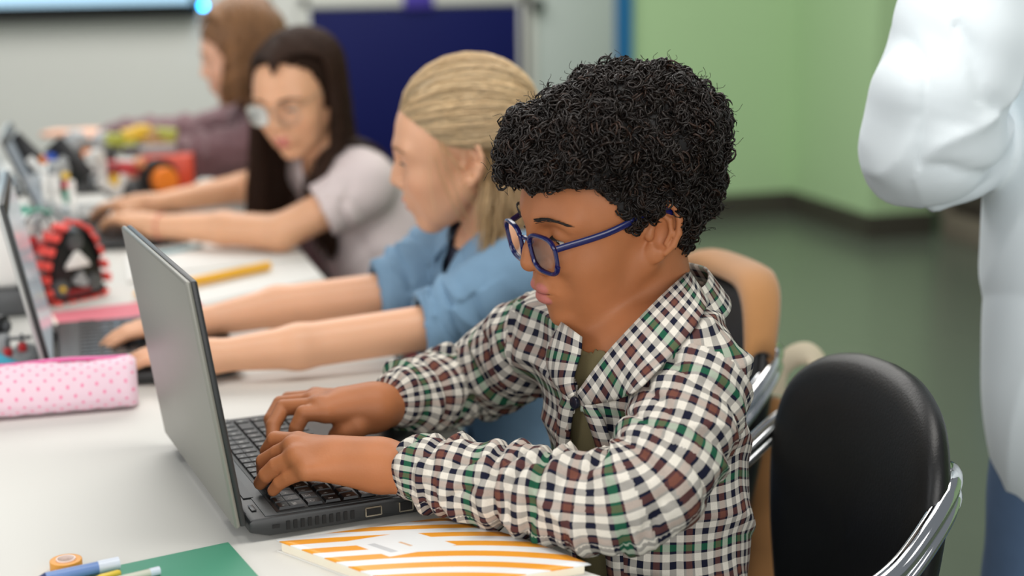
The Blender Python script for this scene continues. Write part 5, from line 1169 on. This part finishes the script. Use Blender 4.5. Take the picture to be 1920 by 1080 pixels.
om = np.arccos(np.clip((d0*d1).sum(1), -0.98, 0.9999)); t = np.linspace(0, 1, K)[None, :, None]; sl_ = (np.sin((1-t)*om[:, None, None])*d0[:, None]+np.sin(t*om[:, None, None])*d1[:, None])/np.sin(om)[:, None, None]
lift = 1+RNG.uniform(0.0, 1.0, (N, 1, 1))*0.13*np.sin(math.pi*np.minimum(1, t*0.9+0.03))**0.6+0.025*np.sin(u_[:, None, None]*38+t*2)*np.sin(math.pi*t)
Pl = c0+sl_*rr*lift; strands('swept_hair', f1.W(Pl.reshape(-1, 3)).reshape(N, K, 3), np.array([[0.0006]*(K-1)+[0.0004]]), hair_mat('blonde_hair', lin(216, 188, 146), 0.36), h1, 3, tinted((214, 187, 146), N, 0.62, 1.3)*(1+0.22*np.sin(u_*38))[:, None])
N = 900; K = 12; t = np.linspace(0, 1, K)[None, :, None]; sgn = np.where(RNG.random(N) < 0.6, 1, -1); rx_ = RNG.uniform(-0.092, -0.030, N); ry_ = sgn*np.sqrt(np.maximum(0.05, 1-((rx_+0.012)/0.093)**2))*0.0735; rt0 = f1.W(np.stack([rx_, ry_, RNG.uniform(-0.02, 0.035, N)], 1)); cn1 = nk1+np.array((0.012, 0, 0.02)); out_ = rt0-cn1; out_[:, 2] = 0; out_ /= np.linalg.norm(out_, axis=1, keepdims=True)+1e-9
P = rt0[:, None]+np.array((0.012, 0, -1.0))*t*RNG.uniform(0.09, 0.17, (N, 1, 1))-out_[:, None]*0.014*np.sin(math.pi*np.minimum(1, t*1.1))+out_[:, None]*0.022*t**2+RNG.normal(size=(N, 1, 3))*0.006*t
strands('nape_hair', P, np.array([[0.0007]*(K-2)+[0.0005, 0.0002]]), hair_mat('blonde_hair', lin(216, 188, 146), 0.36), h1, 3, tinted((196, 164, 120), N, 0.6, 1.2))
# tail, and a few loose wisps by the ear
N = 1100; K = 14; t = np.linspace(0, 1, K)[None, :, None]; o0 = f1.w(tie)+RNG.normal(size=(N, 3))*0.008; dr = np.array((0.045, 0.015, 0))*1.0
P = o0[:, None]+dr*np.sqrt(t)+np.array((0, 0, -1.0))*(t**1.3)*RNG.uniform(0.15, 0.24, (N, 1, 1))+(RNG.normal(size=(N, 1, 3))*0.014)*np.sin(math.pi*t*0.8)+np.array((0, 0, 0.012))*np.sin(math.pi*np.minimum(t*3, 1))
strands('pony_tail', P, np.array([[0.0007]*(K-2)+[0.0005, 0.0002]]), hair_mat('blonde_hair', lin(216, 188, 146), 0.36), h1, 3, tinted((206, 178, 136), N))
MB().ring(f1.w(tie), f1.R@np.array((1.0, 0, 0.3)), 0.014, 0.005).build('hair_tie', mat('tie_dark', lin(60, 50, 46), 0.7), h1)
N = 16; P = []
for i in range(N):
    a = np.array((0.030+RNG.normal()*0.012, 0.0705, 0.035+RNG.normal()*0.01)); e = np.array((-0.015+RNG.normal()*0.02, 0.062+RNG.normal()*0.006, -0.075+RNG.normal()*0.02)); m_ = (a+e)/2+np.array((0.012, 0.008, 0.005))*RNG.uniform(0.3, 1.3); P.append([f1.w((1-t)**2*a+2*t*(1-t)*m_+t*t*e) for t in np.linspace(0, 1, 10)])
strands('loose_wisps', np.array(P), 0.0004, hair_mat('blonde_hair', lin(216, 188, 146), 0.36), h1, 3, tinted((220, 186, 140), N))

# ------------------------------------------------------------------ the long-haired girl in glasses
gl2 = thing('person', 'girl with long dark brown hair and thin glasses in a pale pink tee', 'person', (0.20, 1.33, 0.47))
f2 = Frame((0.024, 1.335, 1.024), 230, 17, 4, 1.03)
nk2 = np.array((0.085, 1.345, 0.905)); sn2 = np.array((0.130, 1.200, 0.872)); sf2 = np.array((0.060, 1.470, 0.880))
en2 = at(525, 436, z=0.792); wn2 = at(292, 424, z=0.793); ef2 = at(455, 352, z=0.815); wf2 = at(285, 384, z=0.806)
tor2, t2, fw2, rot2 = torso_fn(nk2, sn2, sf2, (0.125, 1.325, 0.800), (0.175, 1.28, 0.64), 0.080, 0.118, 0.0)
s2 = Sdf(); tor2(s2, 0.0); add_head(s2, f2, 0.99, 0.0, 0.0026, 1.05); a, b_ = neckcol(f2, nk2); s2.cap(a, b_-np.array((0, 0, 0.02)), 0.041, 0.046, 0.012)
s2.chain([sn2, en2, at(420, 428, z=0.795), wn2], [0.038, 0.034, 0.032, 0.0215], 0.012); s2.chain([sf2, ef2, wf2], [0.036, 0.031, 0.021], 0.01)
auto_hand(s2, wn2, at(185, 400, z=0.806)-wn2, (0, 0, 1), (0, 1, 0), fr=1.02, curl=(0.15, 0.35, 0.35)); auto_hand(s2, wf2, at(190, 384, z=0.800)-wf2, (0, 0, 1), (0, -1, 0), fr=1.02, curl=(0.15, 0.35, 0.35))
skin(gl2, s2, 0.0028, (226, 172, 134), f2, (206, 122, 112)); eyes(f2, gl2, None, brow=mat('brow_dark', lin(58, 40, 30), 0.7))
glasses(f2, gl2, cx=0.1000, cz=0.012, lw=0.0235, lh=0.0205, fm=mat('wire_frame', lin(190, 178, 160), 0.3, metal=0.7), rr=0.0009, cy=0.031, metal=True)
M_tee = mat('pink_tee', lin(222, 208, 206), 0.9, noise=0.03, nscale=30, bump=0.1, bscale=400)
def part_arm(sh_, el_, frac): return armcurve([sh_, sh_+(el_-sh_)*frac*0.5, sh_+(el_-sh_)*frac], 0.02)
cv2 = [part_arm(sn2, en2, 0.52), part_arm(sf2, ef2, 0.5)]; rd2 = np.interp(np.linspace(0, 1, 70), [0, 0.5, 1], [0.050, 0.050, 0.047])
garment(gl2, 'tee_shirt', lambda S_: tor2(S_, 0.010), [(c, rd2) for c in cv2], 0.0045, M_tee, nk2+np.array((-0.010, 0, 0.012)), 0.066, wr=0.0032, seed=5)
legs(gl2, (0.20, 1.30, 0.56), [(-0.15, 1.20, 0.555), (-0.15, 1.40, 0.555)], [(-0.12, 1.20, 0.10), (-0.15, 1.42, 0.10)], mat('rose_trousers', lin(178, 74, 84), 0.85), 0.070)
MB().ring(wn2+unit(at(420, 428, z=0.795)-wn2)*0.012, unit(at(420, 428, z=0.795)-wn2), 0.0250, 0.0016).build('bracelet', mat('bracelet_pink', lin(214, 130, 116), 0.5), gl2)
def ok2(Lp):
    x, y, z = Lp[:, 0], np.abs(Lp[:, 1]), Lp[:, 2]; line = np.interp(x, [-0.12, 0.0, 0.02, 0.04, 0.06, 0.075, 0.12], [-0.06, -0.05, 0.0, 0.070, 0.095, 0.110, 0.120]); return z > line
h2 = hair_cap(gl2, f2, [((-0.012, 0, 0.046), (0.098, 0.083, 0.084)), ((-0.035, 0, -0.01), (0.055, 0.070, 0.07))], ok2, mat('dark_hair_core', lin(40, 27, 20), 0.8, spec=0.1), 0.005)
def long_hair(f, N, K, length, part_y, spread, tint, m, parent, wave=0.0, fwd_front=0.02, rad=0.0009, bang=0.0, kink=7.0, tuck=None, name='long_hair', rrs=(0.100, 0.086, 0.088)):
    c0 = np.array((-0.012, 0, 0.046)); rr = np.array(rrs); P = np.empty((N, K, 3)); dn = f.R.T@np.array((0, 0, -1.0)); kk = int(K*0.42)
    for i in range(N):
        sg = 1 if RNG.random() < 0.5 else -1; x0 = RNG.uniform(-0.085, 0.080); xs = (x0-c0[0])/rr[0]; s0 = math.sqrt(max(0.02, 1-xs*xs)); off = RNG.uniform(0.0, 0.05)
        ph1 = RNG.uniform(1.55, 1.85); pts = []
        for j in range(kk):
            ph = (j/(kk-1))*ph1; back = max(0.0, x0-0.012)*1.1*min(1, ph/1.2)*(1-bang); x = x0-back; xs2 = (x-c0[0])/rr[0]; s_ = math.sqrt(max(0.02, 1-xs2*xs2))
            y = sg*math.sin(ph)*rr[1]*s_*(1+off)+part_y*math.cos(ph); pts.append(np.array((x, y, c0[2]+math.cos(ph)*rr[2]*s_*(1+off*0.7))))
        d = unit(pts[-1]-pts[-2]); p = pts[-1]; ln = length*RNG.uniform(0.72, 1.05); st = ln/(K-kk); out = np.array((RNG.normal()*0.10+fwd_front*(1 if x0 > 0.01 else -0.2), sg*spread*RNG.uniform(0.2, 1.0), 0))
        for j in range(K-kk):
            d = unit(d*0.45+dn*0.55+out*0.16); p = p+d*st; pts.append(p)
        pts = np.array(pts)
        if wave:
            tt = np.linspace(0, 1, K); a_ = RNG.uniform(0, 6.28); pts[:, 0] += wave*tt*np.sin(tt*kink+a_); pts[:, 1] += wave*tt*np.cos(tt*kink*1.1+a_)
        P[i] = f.W(pts)
    if tuck is not None: P = tuck(P)
    return strands(name, P, np.array([[rad]*(K-2)+[rad*0.8, rad*0.4]]), m, parent, 3, tinted(tint, N, 0.6, 1.4))
def tuck2(P):   # keep the hair outside the shoulders and chest
    S_ = Sdf(); tor2(S_, 0.016)
    for c in cv2: S_.cap(c[0][0], c[0][-1], 0.054, 0.052, 0.01)
    Q = P.reshape(-1, 3)
    for _ in range(3):
        d = S_.ev(Q); e = 1e-3; G = np.stack([(S_.ev(Q+np.eye(3)[i]*e)-d)/e for i in range(3)], 1); G /= np.linalg.norm(G, axis=1, keepdims=True)+1e-6; Q = Q+np.clip(0.003-d, 0, 0.03)[:, None]*G
    return Q.reshape(P.shape)
long_hair(f2, 3600, 20, 0.30, 0.012, 0.25, (54, 36, 26), hair_mat('dark_brown_hair', lin(50, 36, 29), 0.5, spec=0.2), h2, wave=0.006, tuck=tuck2, fwd_front=0.05)

# ------------------------------------------------------------------ the far child in the mauve sweater
kd = thing('person', 'farthest child with wavy light brown hair in a mauve sweater', 'person', (0.16, 2.0, 0.47))
f3 = Frame((-0.005, 1.930, 1.070), 166, 14, 0, 1.02)
nk3 = np.array((0.055, 1.945, 0.955)); sn3 = np.array((0.070, 1.815, 0.915)); sf3 = np.array((0.020, 2.070, 0.920))
en3 = at(412, 292, d=3.46); wn3 = at(290, 300, d=3.66); ef3 = at(385, 258, d=3.75); wf3 = at(190, 258, d=3.95)
tor3, t3, fw3, rot3 = torso_fn(nk3, sn3, sf3, (0.08, 1.94, 0.830), (0.14, 1.94, 0.65), 0.082, 0.120, 0.0)
s3 = Sdf(); tor3(s3, 0.0); add_head(s3, f3); a, b_ = neckcol(f3, nk3); s3.cap(a, b_-np.array((0, 0, 0.02)), 0.041, 0.046, 0.012); s3.chain([sn3, en3, wn3], [0.036, 0.031, 0.022], 0.01); s3.chain([sf3, ef3, wf3], [0.036, 0.031, 0.022], 0.01)
auto_hand(s3, wn3, wn3-en3+np.array((0, 0, -0.02)), (0, 0, 1), (0, 1, 0)); auto_hand(s3, wf3, at(95, 250, d=3.9)-wf3, (0, 0, 1), (0, -1, 0), curl=(0.0, 0.15, 0.15))
skin(kd, s3, 0.0038, (232, 180, 150), f3, (214, 136, 124)); eyes(f3, kd, None, brow=mat('brow_lbrown', lin(120, 84, 56), 0.7), lash=True)
M_mauve = mat('mauve_knit', lin(118, 88, 92), 0.95, noise=0.08, nscale=40, bump=0.3, bscale=300, sheen=0.2)
cv3 = [armcurve([sn3, en3, wn3+unit(wn3-en3)*0.0]), armcurve([sf3, ef3, wf3])]; rd3 = np.interp(np.linspace(0, 1, 70), [0, 0.5, 1], [0.056, 0.050, 0.040])
garment(kd, 'sweater', lambda S_: tor3(S_, 0.016), [(c, rd3) for c in cv3], 0.0055, M_mauve, nk3+np.array((-0.010, 0, 0.014)), 0.062, wr=0.0045, seed=6, fold=0.03)
sweep_collar(kd, nk3, rot3, M_mauve, wd=0.030, open_=0.0, drop=0.03)
legs(kd, (0.18, 1.95, 0.56), [(-0.15, 1.86, 0.55), (-0.15, 2.04, 0.55)], [(-0.12, 1.86, 0.10), (-0.15, 2.05, 0.10)], mat('grey_trousers', lin(80, 80, 86), 0.85), 0.064)
def ok3(Lp):
    x, z = Lp[:, 0], Lp[:, 2]; line = np.interp(x, [-0.12, 0.0, 0.025, 0.05, 0.07, 0.12], [-0.07, -0.06, -0.02, 0.045, 0.064, 0.066]); return z > line
h3 = hair_cap(kd, f3, [((-0.012, 0, 0.046), (0.098, 0.084, 0.085)), ((-0.035, 0, -0.02), (0.060, 0.075, 0.08))], ok3, mat('brown_hair_core', lin(120, 84, 52), 0.6, noise=0.2, nscale=40), 0.006)
long_hair(f3, 2200, 20, 0.115, 0.0, 0.30, (146, 106, 70), hair_mat('light_brown_hair', lin(158, 112, 70), 0.45), h3, wave=0.024, kink=17, rad=0.0012, fwd_front=0.25, name='wavy_hair', rrs=(0.104, 0.090, 0.092))

# ------------------------------------------------------------------ the adult standing behind
ad = thing('person', 'standing adult in a loose pale blue shirt and jeans, seen from behind', 'person', (0.80, -0.08, 0))
nk4 = np.array((0.81, -0.06, 1.44)); sn4 = np.array((0.63, -0.07, 1.37)); sf4 = np.array((1.00, -0.09, 1.37))
e4 = at(1722, 300, d=1.75); w4 = np.array((0.80, 0.13, 1.11)); e4r = np.array((1.09, -0.05, 1.10)); w4r = np.array((0.96, 0.20, 1.14))
def tor4(S_, o=0.0):
    S_.ell((0.82, -0.08, 1.26), (0.180+o, 0.105+o, 0.19+o), 0.05); S_.ell((0.82, -0.07, 1.06), (0.152+o, 0.10+o, 0.22), 0.10); S_.ell((0.82, -0.08, 0.80 if o > 0 else 0.86), (0.156+o, 0.118+o, 0.30 if o > 0 else 0.17), 0.12); S_.cap(sn4+np.array((0.03, 0, 0)), sf4-np.array((0.03, 0, 0)), 0.05+o, 0.05+o, 0.06)
    for q in (sn4, sf4): S_.cap(nk4-np.array((0, 0.0, 0.03)), q, 0.045+o, 0.05+o, 0.04)
f4 = Frame((0.81, -0.03, 1.60), 80, 12, 0, 1.12)
s4 = Sdf(); tor4(s4, -0.028); add_head(s4, f4); s4.cap(f4.w((-0.022, 0, -0.02)), nk4-np.array((0, 0, 0.03)), 0.052, 0.058, 0.015); [s4.chain([cv[0][i] for i in (0, 20, 35, 50, 69)], [0.045, 0.042, 0.040, 0.034, 0.027], 0.01) for cv in (armcurve([sn4, e4, w4], 0.09), armcurve([sf4, e4r, w4r], 0.09))]
auto_hand(s4, w4, (0.8, 0.05, 0.1), (0, 0.5, 1), (0, 0, 1), fr=1.15); auto_hand(s4, w4r, (-0.8, 0.15, 0.1), (0, 0.5, 1), (0, 0, 1), fr=1.15)
skin(ad, s4, 0.0045, (226, 178, 146), f4, (200, 130, 118)); eyes(f4, ad, None, brow=mat('brow_dark', lin(58, 40, 30), 0.7))
M_pale = mat('pale_blue_cotton', lin(234, 243, 247), 0.8, noise=0.015, nscale=20, bump=0.06, bscale=500)
cv4 = [armcurve([sn4, e4, w4-unit(w4-e4)*0.05], 0.09), armcurve([sf4, e4r, w4r-unit(w4r-e4r)*0.05], 0.09)]; rd4 = np.interp(np.linspace(0, 1, 70), [0, 0.35, 0.62, 0.85, 1], [0.078, 0.080, 0.072, 0.060, 0.050])
garment(ad, 'shirt', lambda S_: tor4(S_, 0.028), [(c, rd4) for c in cv4], 0.0050, M_pale, nk4+np.array((0, 0.01, 0.02)), 0.075, wr=0.0042, seed=2, fold=0.120, hem=0.622, tw=0.55)
sweep_collar(ad, nk4-np.array((0, 0, 0.02)), np.stack([np.array((0, 1.0, 0)), np.array((-1.0, 0, 0)), np.array((0, 0, 1.0))], 1), M_pale, r0=0.07)
L_ = Sdf()
for sx in (-0.085, 0.085): L_.chain([(0.82+sx, -0.07, 0.80), (0.82+sx*1.05, -0.06, 0.48), (0.82+sx*1.1, -0.08, 0.09)], [0.084, 0.066, 0.052], 0.03)
L_.ell((0.82, -0.08, 0.83), (0.160, 0.116, 0.15), 0.05); V, F = L_.mesh(0.007); V = V+vnormals(V, F)*(0.004*noise3(V, 24, 2))[:, None]; npmesh('jeans', V, F, mat('jeans_pale', lin(84, 108, 140), 0.85, noise=0.1), ad)
for sx in (-0.093, 0.093):
    s = Sdf(); s.ell((0.82+sx, -0.02, 0.038), (0.045, 0.130, 0.036), 0.02); s.cap((0.82+sx, -0.08, 0.05), (0.82+sx, -0.08, 0.10), 0.042, 0.042, 0.02); V, F = s.mesh(0.007); V[:, 2] = np.maximum(V[:, 2], 0.003); npmesh('shoe', V, F, mat('shoe_white', lin(200, 200, 198), 0.6), ad)
h4 = hair_cap(ad, f4, [((-0.012, 0, 0.046), (0.098, 0.083, 0.085)), ((-0.035, 0, -0.01), (0.055, 0.072, 0.07))], ok3, mat('dark_hair_core', lin(36, 26, 22), 0.55), 0.006)
long_hair(f4, 900, 16, 0.05, 0.0, 0.1, (60, 44, 34), hair_mat('dark_brown_hair', lin(50, 36, 29), 0.5, spec=0.2), h4, rad=0.0016, name='short_hair')
